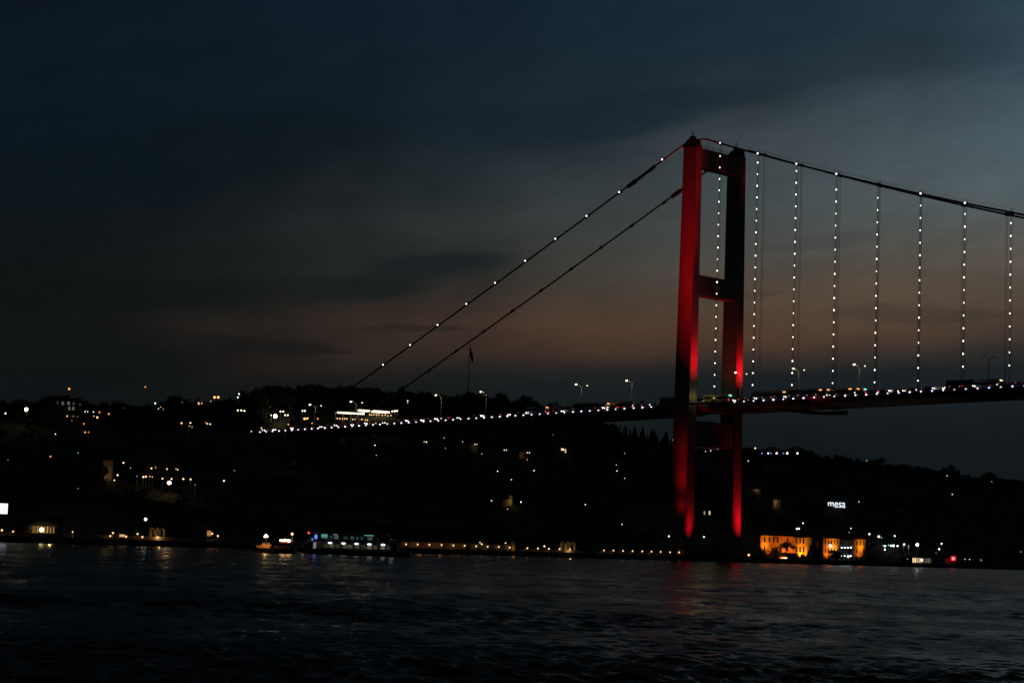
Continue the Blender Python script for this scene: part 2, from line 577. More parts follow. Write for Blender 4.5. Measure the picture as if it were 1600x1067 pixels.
# ------------------------------------------------------------------ water
def water():
    import numpy as np
    rng = np.random.default_rng(5)
    dn = np.radians(np.linspace(-16.5, 16.5, 640))
    ou = np.radians(np.linspace(17, 42, 60))
    azs = np.concatenate([-ou[::-1], dn, ou])
    nc = len(azs)
    ds = [26.0]
    while ds[-1] < 2400:
        ds.append(ds[-1] * (1.0016 if ds[-1] < 140 else 1.0026 if ds[-1] < 260 else (1.004 if ds[-1] < 500 else 1.02)))
    ds = np.array(ds)
    D, AZ = np.meshgrid(ds, azs, indexing='ij')
    X, Y = D * np.sin(AZ), D * np.cos(AZ)
    sp_ = np.gradient(ds)[:, None]
    Z = np.zeros_like(X)
    DX = np.zeros_like(X)
    DY = np.zeros_like(X)
    for i in range(90):
        lam = .34 * (8 / .34) ** (i / 89.)
        lam *= rng.uniform(.93, 1.07)
        k = 2 * math.pi / lam
        th = rng.normal(-1.35, .55)
        steep = .043 * (1.0 if lam < 1.4 else (1.4 / lam) ** .6)
        a = steep / k * rng.uniform(.5, 1.5)
        w = np.clip((lam / sp_ - 2.2) / 2.5, 0, 1)
        ph = k * (X * math.cos(th) + Y * math.sin(th)) + rng.uniform(0, 6.28)
        Z += w * a * np.sin(ph)
        DX += w * a * math.cos(th) * np.cos(ph)
        DY += w * a * math.sin(th) * np.cos(ph)
    # gusts: patches of rougher and calmer water
    g = .75 + .45 * np.sin(X * .021 + Y * .05 + 1) * np.sin(X * .05 - Y * .027) + .2 * np.sin(Y * .11 + X * .02)
    Z *= g
    DX *= g
    DY *= g
    X = X + DX
    Y = Y + DY
    co = np.stack([X, Y, Z], -1).reshape(-1, 3).astype(np.float32)
    nr = len(ds)
    idx = np.arange(nr * nc).reshape(nr, nc)
    f = np.stack([idx[:-1, :-1], idx[:-1, 1:], idx[1:, 1:], idx[1:, :-1]], -1).reshape(-1, 4)
    me = bpy.data.meshes.new('water')
    me.vertices.add(len(co))
    me.vertices.foreach_set('co', co.ravel())
    me.loops.add(f.size)
    me.loops.foreach_set('vertex_index', f.ravel().astype(np.int32))
    me.polygons.add(len(f))
    me.polygons.foreach_set('loop_start', np.arange(0, f.size, 4, dtype=np.int32))
    me.polygons.foreach_set('use_smooth', np.ones(len(f), dtype=bool))
    me.update(calc_edges=True)
    me.validate()
    m = bpy.data.materials.new('sea water')
    m.use_nodes = True
    t = m.node_tree
    b = t.nodes['Principled BSDF']
    b.inputs['Base Color'].default_value = (.004, .007, .010, 1)
    b.inputs['Roughness'].default_value = .09
    b.inputs['IOR'].default_value = 1.333
    b.inputs['Specular IOR Level'].default_value = .30
    tcn = t.nodes.new('ShaderNodeTexCoord')
    mp = t.nodes.new('ShaderNodeMapping')
    mp.inputs['Scale'].default_value = (1, 1.6, 1)
    t.links.new(tcn.outputs['Object'], mp.inputs[0])
    # wind patches: the small ripples (and with them the sky light) come and go
    def pn(scale, lo, hi, sx=1.0, sy=1.0):
        mq = t.nodes.new('ShaderNodeMapping')
        mq.inputs['Scale'].default_value = (sx, sy, 1)
        t.links.new(tcn.outputs['Object'], mq.inputs[0])
        nn = t.nodes.new('ShaderNodeTexNoise')
        nn.inputs['Scale'].default_value = scale
        nn.inputs['Detail'].default_value = 5
        nn.inputs['Roughness'].default_value = .6
        nn.inputs['Distortion'].default_value = .4
        t.links.new(mq.outputs[0], nn.inputs['Vector'])
        mr = t.nodes.new('ShaderNodeMapRange')
        mr.inputs[1].default_value = lo
        mr.inputs[2].default_value = hi
        t.links.new(nn.outputs['Fac'], mr.inputs[0])
        return mr.outputs[0]
    pa, pb = pn(.10, .42, .64, 1.0, .42), pn(.45, .38, .62, 1.0, .8)
    mu = t.nodes.new('ShaderNodeMath')
    mu.operation = 'MULTIPLY'
    t.links.new(pa, mu.inputs[0])
    t.links.new(pb, mu.inputs[1])
    ad = t.nodes.new('ShaderNodeMath')
    ad.operation = 'MULTIPLY_ADD'
    t.links.new(mu.outputs[0], ad.inputs[0])
    ad.inputs[1].default_value = .20
    ad.inputs[2].default_value = .18
    t.links.new(ad.outputs[0], b.inputs['Roughness'])
    h = None
    for s_, d_ in ((2.2, .22), (5.5, .15), (.6, .34), (.17, .5)):
        nn = t.nodes.new('ShaderNodeTexNoise')
        nn.inputs['Scale'].default_value = s_
        nn.inputs['Detail'].default_value = 4
        nn.inputs['Roughness'].default_value = .6
        t.links.new(mp.outputs[0], nn.inputs['Vector'])
        bp = t.nodes.new('ShaderNodeBump')
        t.links.new(mu.outputs[0] if s_ > 1 else pa, bp.inputs['Strength'])
        bp.inputs['Distance'].default_value = d_
        t.links.new(nn.outputs['Fac'], bp.inputs['Height'])
        if h:
            t.links.new(h, bp.inputs['Normal'])
        h = bp.outputs[0]
    t.links.new(h, b.inputs['Normal'])
    me.materials.append(m)
    o = bpy.data.objects.new('water', me)
    C.objects.link(o)
    tag(o, kind='structure')


water()

# ------------------------------------------------------------------ the bridge (local frame: x along the deck towards the strait, y across, z up)
BR = thing('suspension_bridge', 'long suspension bridge with red floodlit twin-legged tower and strings of white lights', 'bridge', (PX, PY, 0), -PH)
T0, T1 = 0.0, 28.0
ZT = 161.4


def cable_z(s):
    if s >= 0:
        return 162.4 - 4 * 91.97 * ((s - 4.4) / 1074) * (1 - (s - 4.4) / 1074) if s > 4.4 else 162.4 - .02 * s
    return 163.0 + s * .486 if s < -3 else 162.0


def cab_pts(t):
    pts = [(-231, t, 50.7), (-200, t, cable_z(-200)), (-150, t, cable_z(-150) - .5), (-100, t, cable_z(-100) - .6), (-50, t, cable_z(-50) - .4), (-12, t, cable_z(-12)), (-5, t, 160.6), (-2.5, t, 161.9), (0, t, 162.3), (2.5, t, 162.0)]
    pts += [(s, t, cable_z(s)) for s in (6, 12, 18, 26, 40, 55, 70, 85, 100, 120, 140, 160, 180, 200, 230, 260, 300)]
    return pts


for ti, t in enumerate((T0, T1)):
    sg = -1 if ti == 0 else 1
    mb = MB()
    # leg: box tapering from base to top, in three lifts with shallow joint ribs
    rings = []
    tb = t + sg * .9
    zz = [(1.9, 0)]
    for z in range(14, 158, 12):
        zz += [(z, 0), (z + .02, .02), (z + .22, .02), (z + .24, 0)]
    for z, g_ in zz + [(159.2, 0)]:
        k = (z - 1.9) / 157.3
        c = tb + (t - tb) * k
        hs, ht = 3.75 - .45 * k + g_, 2.75 - 1.15 * k + g_
        rings.append([(-hs - .1, c - ht, z), (hs - .1, c - ht, z), (hs - .1, c + ht, z), (-hs - .1, c + ht, z)])
    mb.loft(rings)
    leg = mb.build('tower_leg', STEEL, BR)
    MB().taper((0, tb, .6), (6.5, 5.2), (0, tb, 2.6), (5.4, 4.2)).build('leg_plinth', CONC, leg)
    # saddle housing on the leg's head
    mb = MB()
    mb.taper((-.1, t, 159.2), (3.3, 1.55), (-.1, t, 162.2), (2.3, 1.2))
    mb.loft([[(-4.9, t - .6, 159.4), (3.7, t - .6, 160.4), (3.7, t + .6, 160.4), (-4.9, t + .6, 159.4)],
             [(-2.2, t - .6, 162.5), (2.6, t - .6, 162.2), (2.6, t + .6, 162.2), (-2.2, t + .6, 162.5)]])
    mb.taper((-.3, t, 162.2), (1.2, .9), (-.3, t, 163.4), (.9, .75))
    mb.box(-1.2, .6, t - .8, t + .8, 163.4, 163.55)
    mb.tube([(-.6, t, 163.8), (-.6, t, 166.2)], .12)
    mb.tube([(.3, t, 163.8), (.3, t, 165.4)], .1)
    mb.tube([(-1.2, t - .9, 164.6), (.6, t - .9, 164.6)], .06)
    mb.ball((-.3, t, 163.8), .35, 8, 6)
    mb.build('saddle_housing', STEELD, leg)

for z0, z1, hs, nm in ((151.9, 159.0, 2.6, 0), (101.9, 109.6, 2.7, 1), (43.8, 53.4, 2.9, 2)):
    k = (z0 - 1.9) / 157.3
    e = 1.7 + (1 - k) * .2
    MB().box(-hs, hs, T0 + e, T1 - e, z0, z1).build('crossbeam', STEEL, BR)
mb = MB()
for i in range(22):
    y = 3 + i * 1.05
    mb.tube([(2.3, y, 159.0), (2.3, y, 160.1)], .05, 4)
mb.tube([(2.3, 2.6, 160.1), (2.3, 25.4, 160.1)], .05, 4)
mb.tube([(0, 9, 159), (0, 9, 162.4)], .09, 4)
mb.tube([(0, 12.5, 159), (0, 12.5, 161.6)], .07, 4)
mb.build('beam_railing', STEELD, BR)

CLAMPS_S = [-14.9, -36.5, -53.4, -70.0, -86.4, -103.2, -119.7, -136.5, -153.0, -169.5]
HS = [17.9 * i - 4.41 for i in range(1, 15)]
for ti, t in enumerate((T0, T1)):
    mb = MB().tube(cab_pts(t), .36, 8)
    c = mb.build('main_cable', CABLE, BR, True)
    for s in CLAMPS_S + HS:
        z = cable_z(s) - (.5 if s < -30 else 0)
        sl = .486 if s < 0 else -.33
        mb = MB().tube([(s - .8, t, z - .8 * sl), (s + .8, t, z + .8 * sl)], .56, 8)
        mb.tube([(s, t - .25, z), (s, t - .25, z + 1.5)], .07, 4).tube([(s + .5, t + .2, z), (s + .5, t + .2, z + 1.4)], .07, 4)
        mb.build('cable_clamp', STEELD, c)
    # inspection sleeve on the backstay and the thin hand ropes above the cable
    mb = MB().tube([(-32.5, t, cable_z(-32.5) - .4), (-28.5, t, cable_z(-28.5) - .35), (-28.3, t, cable_z(-28.3) - .35), (-21.5, t, cable_z(-21.5) - .2), (-21.3, t, cable_z(-21.3) - .2), (-19, t, cable_z(-19) - .1)], [.85, .95, .62, .62, .8, .7], 8)
    mb.build('cable_sleeve', STEELD, c)
    mb = MB().tube([(s, t - .3, cable_z(s) + 1.45) for s in HS], .035, 4)
    mb.build('hand_rope', CABLE, c)
    lit = CLAMPS_S + [s for i, s in enumerate(HS) if i not in (4, 7)] if ti == 0 else [-14.4]
    for s in lit:
        z = cable_z(s) - (.5 if s < -30 else 0)
        r = .33 if ti == 0 else .24
        if abs(s - HS[0]) < .1:
            r = .26
        MB().ball((s, t - .55, z + .15), r, 10, 8).build('cable_light', glow('V', 3.2), c, True)

# hangers: pairs of ropes, the near plane carrying strings of white lights
FIRST = [4.9, 3.3, 2.5, 5.6, 4.9, 4.1, 3.7, 3.6, 3.5, 3.4, 3.4, 3.3, 3.2, 3.1]
for i, s in enumerate(HS):
    zc_ = cable_z(s)
    for ti, t in enumerate((T0, T1)):
        mb = MB()
        for d in (-.33, .33):
            mb.tube([(s + d, t, deckz(s) - .3), (s + d, t, zc_ - .2)], .06, 5)
        mb.box(s - .5, s + .5, t - .25, t + .25, deckz(s) - .4, deckz(s) + .9)
        h = mb.build('hanger', CABLE, BR)
        if ti == 0:
            st = MB()
            z = zc_ - FIRST[i]
            zs = []
            while z > deckz(s) + 2.1 + (2.4 if i > 5 else 0):
                zs.append(z)
                z -= 4.42
            for z in zs:
                MB().ball((s - .1, t - .22, z), random.uniform(.18, .235), 8, 6, 1.4).build('hanger_light', glow('W', random.choice((2.4, 3.2, 4.0))), h, True)
            MB().tube([(s - .1, t - .05, deckz(s) + 1), (s - .1, t - .05, zc_)], .025, 4).build('light_string', CABLE, h)

# deck: shallow steel box with footways cantilevered outside the cables
SS = [-262, -240, -200, -150, -100, -60, -30, -12, -8, 8, 12, 30, 60, 100, 150, 200, 260, 300]


def sect(s):
    z = deckz(s)
    a, b = (-2.9, 30.9) if abs(s) > 10 else (2.9, 25.1)
    return [(s, a, z - .7), (s, a + 3.4, z - 2.3), (s, b - 4.4, z - 2.3), (s, b, z - .7), (s, b, z), (s, a, z)]


dk = MB()
dk.loft([sect(s) for s in SS])
deck = dk.build('deck_girder', STEEL, BR)
# outriggers carrying the footway round each leg
for a, b in ((-6.4, -2.9), (30.9, 34.4)):
    MB().add([(-13, (a if a > 0 else b) , deckz(0) - .5), (-7.5, a if a < 0 else b, deckz(0) - .5), (7.5, a if a < 0 else b, deckz(0) - .5), (13, (a if a > 0 else b), deckz(0) - .5),
              (-13, (a if a > 0 else b), deckz(0) + .02), (-7.5, a if a < 0 else b, deckz(0) + .02), (7.5, a if a < 0 else b, deckz(0) + .02), (13, (a if a > 0 else b), deckz(0) + .02)],
             [(0, 3, 2, 1), (4, 5, 6, 7), (0, 1, 5, 4), (1, 2, 6, 5), (2, 3, 7, 6), (3, 0, 4, 7)]).build('footway_bracket', STEEL, BR)
mb = MB()
mb.loft([[(s_, 3.2, deckz(s_) + .004), (s_, 24.8, deckz(s_) + .004), (s_, 24.8, deckz(s_) + .45), (s_, 3.2, deckz(s_) + .45)] for s_ in SS])
mb.build('carriageway', ASPH, BR)
mb = MB()
for y in (3.6, 24.4, 13.4, 14.6):
    for s0, s1 in zip(SS, SS[1:]):
        mb.add([(s0, y - .08, deckz(s0) + .456), (s1, y - .08, deckz(s1) + .456), (s1, y + .08, deckz(s1) + .456), (s0, y + .08, deckz(s0) + .456)], [(0, 1, 2, 3)])
for y in (6.8, 10.2, 17.8, 21.2):
    s = -250
    while s < 290:
        z = deckz(s) + .457
        mb.add([(s, y - .08, z), (s + 3, y - .08, z + .08), (s + 3, y + .08, z + .08), (s, y + .08, z)], [(0, 1, 2, 3)])
        s += 9
mb.build('lane_marking', WHITEM, BR)


def rail(y, rng_):
    mb = MB()
    for a, b in rng_:
        s = a
        while s <= b:
            mb.box(s - .05, s + .05, y - .05, y + .05, deckz(s), deckz(s) + 1.15)
            s += 2.24
        for h in (.35, .7, 1.13):
            mb.tube([(a, y, deckz(a) + h), (max(a, min(b, 0)), y, deckz(max(a, min(b, 0))) + h), (b, y, deckz(b) + h)], .045, 4)
    return mb


rail(-2.8, [(-262, -9.5), (9.5, 300)]).build('parapet', STEELD, BR)
rail(30.8, [(-262, -9.5), (9.5, 300)]).build('parapet', STEELD, BR)
mb = MB()
for y in (2.95, 25.05, 14.0):
    for h in (.62, 1.0):
        mb.tube([(s_, y, deckz(s_) + h) for s_ in SS], .05, 4)
    s_ = SS[0]
    while s_ < SS[-1]:
        mb.box(s_ - .05, s_ + .05, y - .05, y + .05, deckz(s_), deckz(s_) + 1.0)
        s_ += 4.48
mb.build('crash_barrier', STEELD, BR)
# lamps along the near parapet
sl = [34.17 + 4.482 * k for k in range(-2, 34)] + [-14.86 - 4.482 * k for k in range(0, 53)]
extra = {-1: .6}
for i, s in enumerate(sl):
    c, r = 'V', .24
    if i in (4, 17, 19, 24, 26, 27):
        c, r = 'V', .29
    st = random.choice((2.4, 3.0, 3.8))
    if i in (21, 25):
        st = 1.3
    if s < -150:
        r = .265
    if i == 1:
        r = .2
    if i in (19, 24, 27, 29):
        c = 'K'
    b = MB().ball((s + random.uniform(-.12, .12), -3.15, deckz(s) - .45), r * random.uniform(.88, 1.12), 8, 6)
    o = b.build('deck_light', glow(c, st), BR, True)
# side-span piers and landward anchorage
for s in (-75, -150, -215):
    for y in (5, 23):
        zg = hill(y, -s)
        MB().taper((s, y, zg - 3), (1.6, 1.3), (s, y, deckz(s) - 2.31), (1.0, 1.0)).build('pier', CONC, BR)
for y in (T0, T1):
    MB().taper((-236, y, 40), (9, 4.5), (-236, y, 51.8), (5, 3)).build('anchorage', CONC, BR)
# maintenance gantry below the deck
ga, gb = at_t(1243, 643.5, -3.5), at_t(1314, 648, 27)
gs = (ga[0] + gb[0]) / 2
g = thing('maintenance_gantry', 'dark maintenance gantry slung across the underside of the deck right of the tower', 'gantry', l2w(gs, 0, 0), -PH)
za, zb = ga[2], gb[2]
mb = MB()
mb.loft([[(-2.2, -3.6, za), (2.2, -3.6, za), (2.2, 14, (za + zb) / 2 - .35), (2.2, 27.4, zb), (-2.2, 27.4, zb), (-2.2, 14, (za + zb) / 2 - .35)],
         [(-2.2, -3.6, za + .9), (2.2, -3.6, za + .9), (2.2, 14, za + 1.1), (2.2, 27.4, zb + 1.5), (-2.2, 27.4, zb + 1.5), (-2.2, 14, za + 1.1)]])
mb.build('platform', STEELD, g)
mb = MB()
for y in (-3.4, 6, 18, 27.2):
    for x in (-2.1, 2.1):
        mb.box(x - .12, x + .12, y - .12, y + .12, zb + .8, deckz(gs) - 2.3)
mb.build('suspension_frame', STEELD, g)

# street lamps on the median of the bridge
masts = [(490.6, 632, 501, 633, -229.4), (553.5, 627.5, 563.5, 629, -201.6), (None, 0, 0, 0, -174.4), (686, 617, None, 0, -147.1), (755, 612.3, None, 0, -120), (None, 0, 0, 0, -93), (904, 600.5, 914, 602, -66), (983, 595, None, 0, -39.1), (1153, 582, 1163.5, 583.5, 15.1), (1243.3, 575.5, 1253, 577.3, 42), (1337, 569.5, 1347, 570, 69), ('dark', 0, 0, 0, 122.5)]
mlab = ['leftmost bright lamp, above the white parapet lights', 'lamp beside the long lit roofs', 'unlit mast right of the long lit roofs', 'lamp left of the flagpole', 'lamp just right of the flagpole', 'unlit mast left of the double lamp', 'lamp with a faint second light, left of the tower', 'lamp nearest the tower on its left', 'lamp shining in front of the red far leg', 'lamp beside the third string of hanger lights', 'lamp between the fourth and fifth strings of hanger lights', 'unlit mast near the right edge of the photo']
for (x, y, x2, y2, s), lb in zip(masts, mlab):
    if x is None:
        continue
    z0 = deckz(s)
    M = thing('street_lamp', 'tall double-armed bridge lamp post, ' + lb, 'street lamp', l2w(s, 14, z0 + .06), -PH, 'street lamps on the bridge median')
    MB().tube([(0, 0, 0), (0, 0, 11.1)], [.24, .15], 6).build('pole', POLE, M)
    for sg in (-1, 1):
        a = MB().tube([(0, 0, 10.9), (0, sg * .9, 11.8), (0, sg * 3.1, 12.4)], .09, 5).build('arm', POLE, M)
        hb = MB().box(-.25, .25, sg * 3.0 - .1 if sg > 0 else -4.0, 4.0 if sg > 0 else -2.9, 12.32, 12.55).build('lamp_head', POLE, M)
        on = (sg < 0 and x != 'dark') or (sg > 0 and x2)
        if on and x != 'dark':
            MB().ball((0, sg * 3.5, 12.2), .42 if sg < 0 else .2, 8, 6, .8).build('lamp_glass', glow('Y', 5), hb, True)

for x, y, x2, y2, s in masts:
    if x and x != 'dark':
        light('lamp_wash', 'POINT', l2w(s + .6, 11.6, deckz(s) + 11.3), None, 110, (1, .85, .5), .2)
light('lamp_wash', 'POINT', l2w(2.0, 10.5, deckz(0) + 6), None, 260, (.9, .9, .3), .3)
light('lamp_wash', 'POINT', l2w(6.0, 0.6, deckz(0) + 3), None, 110, (.9, .8, .2), .3)

# ------------------------------------------------------------------ red floodlights
RED = (1, .004, .012)
FL = MB().box(-.5, .5, -.35, .35, .25, .9)
FL.box(-.6, .6, -.1, .1, 0, .3)
FLM = FL.mesh('floodlight', STEELD)
fl_lab = iter(['floodlight on the quay well left of the tower, aimed high up the near leg', 'small floodlight on the footway right of the near tower leg', 'small floodlight farther out on the deck, aimed at the near leg head',
               'small floodlight beside the far tower leg at deck level', 'floodlight on the quay left of the tower, aimed at the lower near leg', 'small floodlight on the plinth of the near tower leg',
               'small floodlight on the plinth of the far tower leg', 'small floodlight on the deck between the legs, aimed at the beams', 'small floodlight below the deck edge right of the tower', 'small floodlight high on the deck aimed at the far leg head', 'small floodlight low on the deck fascia right of the tower', 'small floodlight aimed up below the middle beam', 'small floodlight on the deck below the backstay'])


def flood(pos, tgt, power, cone, blend=.8, size=.25, fixture=True):
    w = l2w(*pos)
    if fixture:
        f = link('floodlight', FLM, None, w - Vector((0, 0, 1.1)), None, -PH)
        tag(f, next(fl_lab), 'floodlight')
    # a floodlight's beam: a hot core inside ever wider, weaker cones
    for cm, pm in ((.5, .26), (.8, .28), (1.15, .26), (1.6, .2)):
        light('red_beam', 'SPOT', w, l2w(*tgt), power * pm, RED, size, min(150, cone * cm), 1.0)


flood((5.5, -28, 3.6), (1.8, -1.9, 117), 2400000, 9.5, 1.0)                # near leg, camera-side face
flood((13, -1.0, 61.0), (3.4, 0, 79), 120000, 32, 1.0)                     # near leg, strait-side face low
flood((30, -4.0, 61), (3.2, -2.2, 150), 700000, 8, 1.0)                   # near leg, strait-side face high
flood((15, 29.5, 61.0), (3.3, 28.6, 76), 150000, 30, 1.0)                 # far leg
flood((5.5, -24, 3.6), (1.7, -3.3, 31), 80000, 11, 1.0)                    # near leg below the deck
flood((5.5, -24, 3.6), (1.7, -3.2, 41), 60000, 12, 1.0, fixture=False)
flood((5.5, -24, 3.6), (1.7, -3.4, 21), 22000, 12, 1.0, fixture=False)
flood((8.5, -2.0, 2.8), (3.6, -.9, 15), 46000, 24, 1.0)                   # near leg strait side below the deck
flood((9.5, 31, 2.8), (3.6, 29.4, 19), 125000, 27, 1.0)                     # far leg strait side below the deck
flood((0.8, 21, 61), (.2, 23.5, 102), 22000, 40, 1.0)                     # beam undersides
flood((58, -4.6, 58.6), (62, -2.9, 60.5), 420, 90, .8)
flood((45, 27, 61), (3.2, 30, 150), 110000, 5, 1.0)
flood((16, -5.5, 52.5), (9, 0, 57), 90, 45, 1.0)
flood((-18, -5, 61), (-11, 0, 157), 120000, 7.5, 1.0)
flood((31, -5.0, 61), (3.3, -3.0, 125), 300000, 8, 1.0)                   # near leg, strait-side face, middle

# ------------------------------------------------------------------ vehicles on the bridge
WHL = MB().tube([(0, -.14, 0), (0, .14, 0)], .36, 10).mesh('wheel', TYRE)


def headlamps(root, x, y, z, w, on, r=.16, n=2):
    m = glow('W', 5)
    for sg in (-1, 1):
        MB().ball((x, sg * w, z), r, 8, 6).build('headlight', m if on else DGLASS, root, True)


def make_car(i, lit=True, hl=.26):
    c = thing('car', 'car', 'car')
    p = [(-2.1, .45), (-2.15, .8), (-1.9, .98), (-1.3, 1.0), (-.75, 1.45), (.55, 1.47), (1.15, 1.02), (1.95, .88), (2.15, .6), (2.1, .38)]
    rings = []
    for y, k in ((-.86, .96), (-.8, 1), (.8, 1), (.86, .96)):
        rings.append([(x * k, y if z < 1.05 else y * .82, z) for x, z in p])
    MB().loft(rings).build('body', CARP[i % 5], c)
    MB().loft([[(-1.15, y, 1.03), (-.72, y * .98, 1.40), (.52, y * .98, 1.42), (1.02, y, 1.05)] for y in (-.74, .74)]).build('window', DGLASS, c)
    for x in (-1.3, 1.3):
        for y in (-.8, .8):
            link('wheel', WHL, c, (x, y, .36))
    for sg in (-1, 1):
        MB().ball((2.12, sg * .62, .78), hl, 8, 6).build('headlight', glow('W', 5) if lit else DGLASS, c, True)
        MB().box(-2.165, -2.12, sg * .62 - .2, sg * .62 + .2, .78, 1.02).build('taillight', glow('R', 3.5) if lit else DGLASS, c)
    return c


def make_bus(Ln, sign='O', lit=True, mark='M', body=None):
    c = thing('bus', 'bus', 'bus')
    h = 3.3
    mb = MB()
    rings = []
    for x, k in ((-Ln / 2, .94), (-Ln / 2 + .25, 1), (Ln / 2 - .25, 1), (Ln / 2, .94)):
        rings.append([(x, -1.25 * k, .4), (x, 1.25 * k, .4), (x, 1.25 * k, h * .93), (x, 1.0 * k, h), (x, -1.0 * k, h), (x, -1.25 * k, h * .93)])
    MB().loft(rings).build('body', body or BUSP, c)
    for y in (-1.26, 1.26):
        MB().box(-Ln / 2 + .8, Ln / 2 - .8, min(y, y * 1.004), max(y, y * 1.004), 1.35, 2.45).build('window_band', DGLASS, c)
    for x in (-Ln / 2 + 2.2, Ln / 2 - 2.4) + ((0,) if Ln > 14 else ()):
        for y in (-1.1, 1.1):
            link('wheel', WHL, c, (x, y, .5), 1.35)
    for sg in (-1, 1):
        MB().ball((Ln / 2 + .02, sg * .9, .85), .24, 8, 6).build('headlight', glow('W', 4), c, True)
        MB().box(-Ln / 2 - .05, -Ln / 2, sg * .95 - .2, sg * .95 + .2, .8, 1.2).build('taillight', glow('R', 3.5), c)
    if sign:
        MB().box(Ln / 2 - .1, Ln / 2 + .04, -.85, .85, 2.62, 3.02).build('route_sign', glow(sign, 1.8), c)
        MB().box(-Ln / 2 - .04, -Ln / 2 + .1, -.85, .85, 2.62, 3.02).build('route_sign', glow(sign, 1.8), c)
        MB().box(Ln / 2 - 3.2, Ln / 2 - 1.9, -1.34, -1.28, 2.55, 2.95).build('route_sign', glow(sign, 1.8), c)
    for k in range(int(Ln / 4)):
        MB().ball((-Ln / 2 + 1.5 + k * 4, -1.3, 1.0), .14, 6, 5).build('marker_lamp', glow(mark, 1.6), c, True)
    return c


def put(c, px, t, right, label, group):
    s = at_t(px, 632 - (px - 1050) * .035, t)[0]
    c.location = l2w(s, t, deckz(s) + .46)
    c.rotation_euler.z = -PH + (0 if right else math.pi)
    c['label'] = label
    c['group'] = group


GB, GC = 'buses crossing the bridge', 'cars crossing the bridge'
put(make_bus(12, 'O'), 838, 6.2, False, 'dark bus driving away with two red tail lights, far left on the bridge', GB)
put(make_bus(12, 'G'), 892, 9, False, 'bus with a small turquoise route sign left of the tower', GB)
put(make_bus(18, 'O'), 924, 6.2, False, 'long dark bus with amber sign beside the double lamp post', GB)
put(make_bus(12, None), 972, 9, False, 'bus with dim red tail lights under the lamp nearest the tower', GB)
put(make_bus(10, 'O'), 1049, 6.2, False, 'tall bus with amber sign and red rear just left of the near tower leg', GB)
put(make_bus(18, 'O'), 1099, 9, False, 'long bus passing between the two tower legs', GB)
put(make_bus(12, 'G'), 1121, 6.2, False, 'bus with turquoise sign seen between the tower legs', GB)
put(make_bus(18, 'O'), 1206, 6.2, True, 'long dark bus immediately right of the tower', GB)
put(make_bus(18, 'O'), 1262, 6.2, True, 'articulated bus with amber signs below the third hanger string', GB)
put(make_bus(18, 'O'), 1308, 9, True, 'long bus with bright amber sign above the gantry', GB)
put(make_bus(12, 'G'), 1330, 12.3, False, 'bus with turquoise route sign right of the fourth hanger string', GB)
put(make_bus(10, None, body=CARP[1]), 1500, 6.2, True, 'boxy black bus without a sign near the seventh hanger string', GB)
put(make_bus(12, 'Y'), 1540, 9, False, 'bus with pale lit sign close to the right edge of the photo', GB)
cars = [(408, 4.4, 1, 'beside the leftmost parapet lights'), (425, 6.6, 1, 'with white headlights at the left end of the bridge'), (452, 4.4, 1, 'near the leftmost tall lamp post'), (497, 6.6, 1, 'below the leftmost tall lamp post'), (520, 4.4, 1, 'with headlights below the lit roofs, left'), (546, 6.6, 1, 'below the long lit roof strip'), (567, 4.4, 1, 'below the middle of the lit roofs'), (585, 6.6, 1, 'with bright headlights under the lit roofs, right'), (595, 6.6, 1, 'just right of the brightest headlights'), (631, 4.4, 1, 'right of the lit roofs'), (655, 6.6, 1, 'with bright headlights left of the third lit lamp post'), (676, 4.4, 1, 'almost under the third lit lamp post'), (697, 6, 0, 'driving away with a red tail light under the third lit lamp post'), (711, 6.6, 1, 'left of the flagpole'), (748, 4.4, 1, 'right of the flagpole'), (790, 6.6, 1, 'with dim headlights halfway to the tower'), (818, 4.4, 1, 'left of the first bus'), (845, 6.6, 1, 'beside the first bus'), (873, 6.6, 1, 'in front of the turquoise-signed bus'), (905, 6.6, 1, 'at the foot of the double lamp post'), (937, 4.4, 1, 'between two parapet lights near the tower'), (958, 6, 0, 'driving away behind the dim bus'), (968, 8.5, 0, 'with red tail lights under the lamp nearest the tower'), (997, 5.5, 0, 'with two red tail lights, left of the near leg'), (1010, 6.5, 0, 'with orange-red tail lights nearer the leg'), (1024, 5.5, 0, 'with one red light before the tall bus'), (1038, 6.5, 0, 'with the brightest red lights beside the near leg'), (1128, 6, 0, 'with a red light between the tower legs'), (1140, 6.6, 1, 'with headlights in front of the far leg'), (1163, 6.6, 1, 'with bright white headlights right of the far leg'), (1173, 4.4, 1, 'just right of the far leg'), (1219, 4.4, 1, 'half hidden by the parapet right of the tower'), (1345, 6, 0, 'with faint red lights right of the tallest lamp'), (1362, 6.6, 1, 'with headlights below the fifth hanger string'), (1382, 4.4, 1, 'right of the fifth hanger string'), (1397, 6.6, 1, 'with bright headlights between fifth and sixth strings'), (1404, 6.6, 1, 'just behind another car before the sixth string'), (1425, 6.6, 1, 'with small lights left of the sixth string'), (1450, 4.4, 1, 'right of the sixth hanger string'), (1466, 6.6, 1, 'with dim lights between sixth and seventh strings'), (1486, 6, 0, 'with orange tail lights left of the boxy bus'), (1513, 4.4, 1, 'just right of the boxy black bus'), (1558, 6.6, 1, 'with a red light left of the last hanger string'), (1568, 6, 0, 'driving away left of the last hanger string'), (1583, 6.6, 1, 'with bright headlights at the last hanger string'), (1597, 4.4, 1, 'at the right edge of the photo')]
kinds = ['grey', 'black', 'dark red', 'dark blue', 'silver']
for i, (px, t, r, lb) in enumerate(cars):
    big = px in (425, 585, 655, 1163, 1397, 1583, 748)
    put(make_car(i, True, .34 if big else .25), px, t, r, '%s car %s' % (kinds[i % 5], lb), GC)

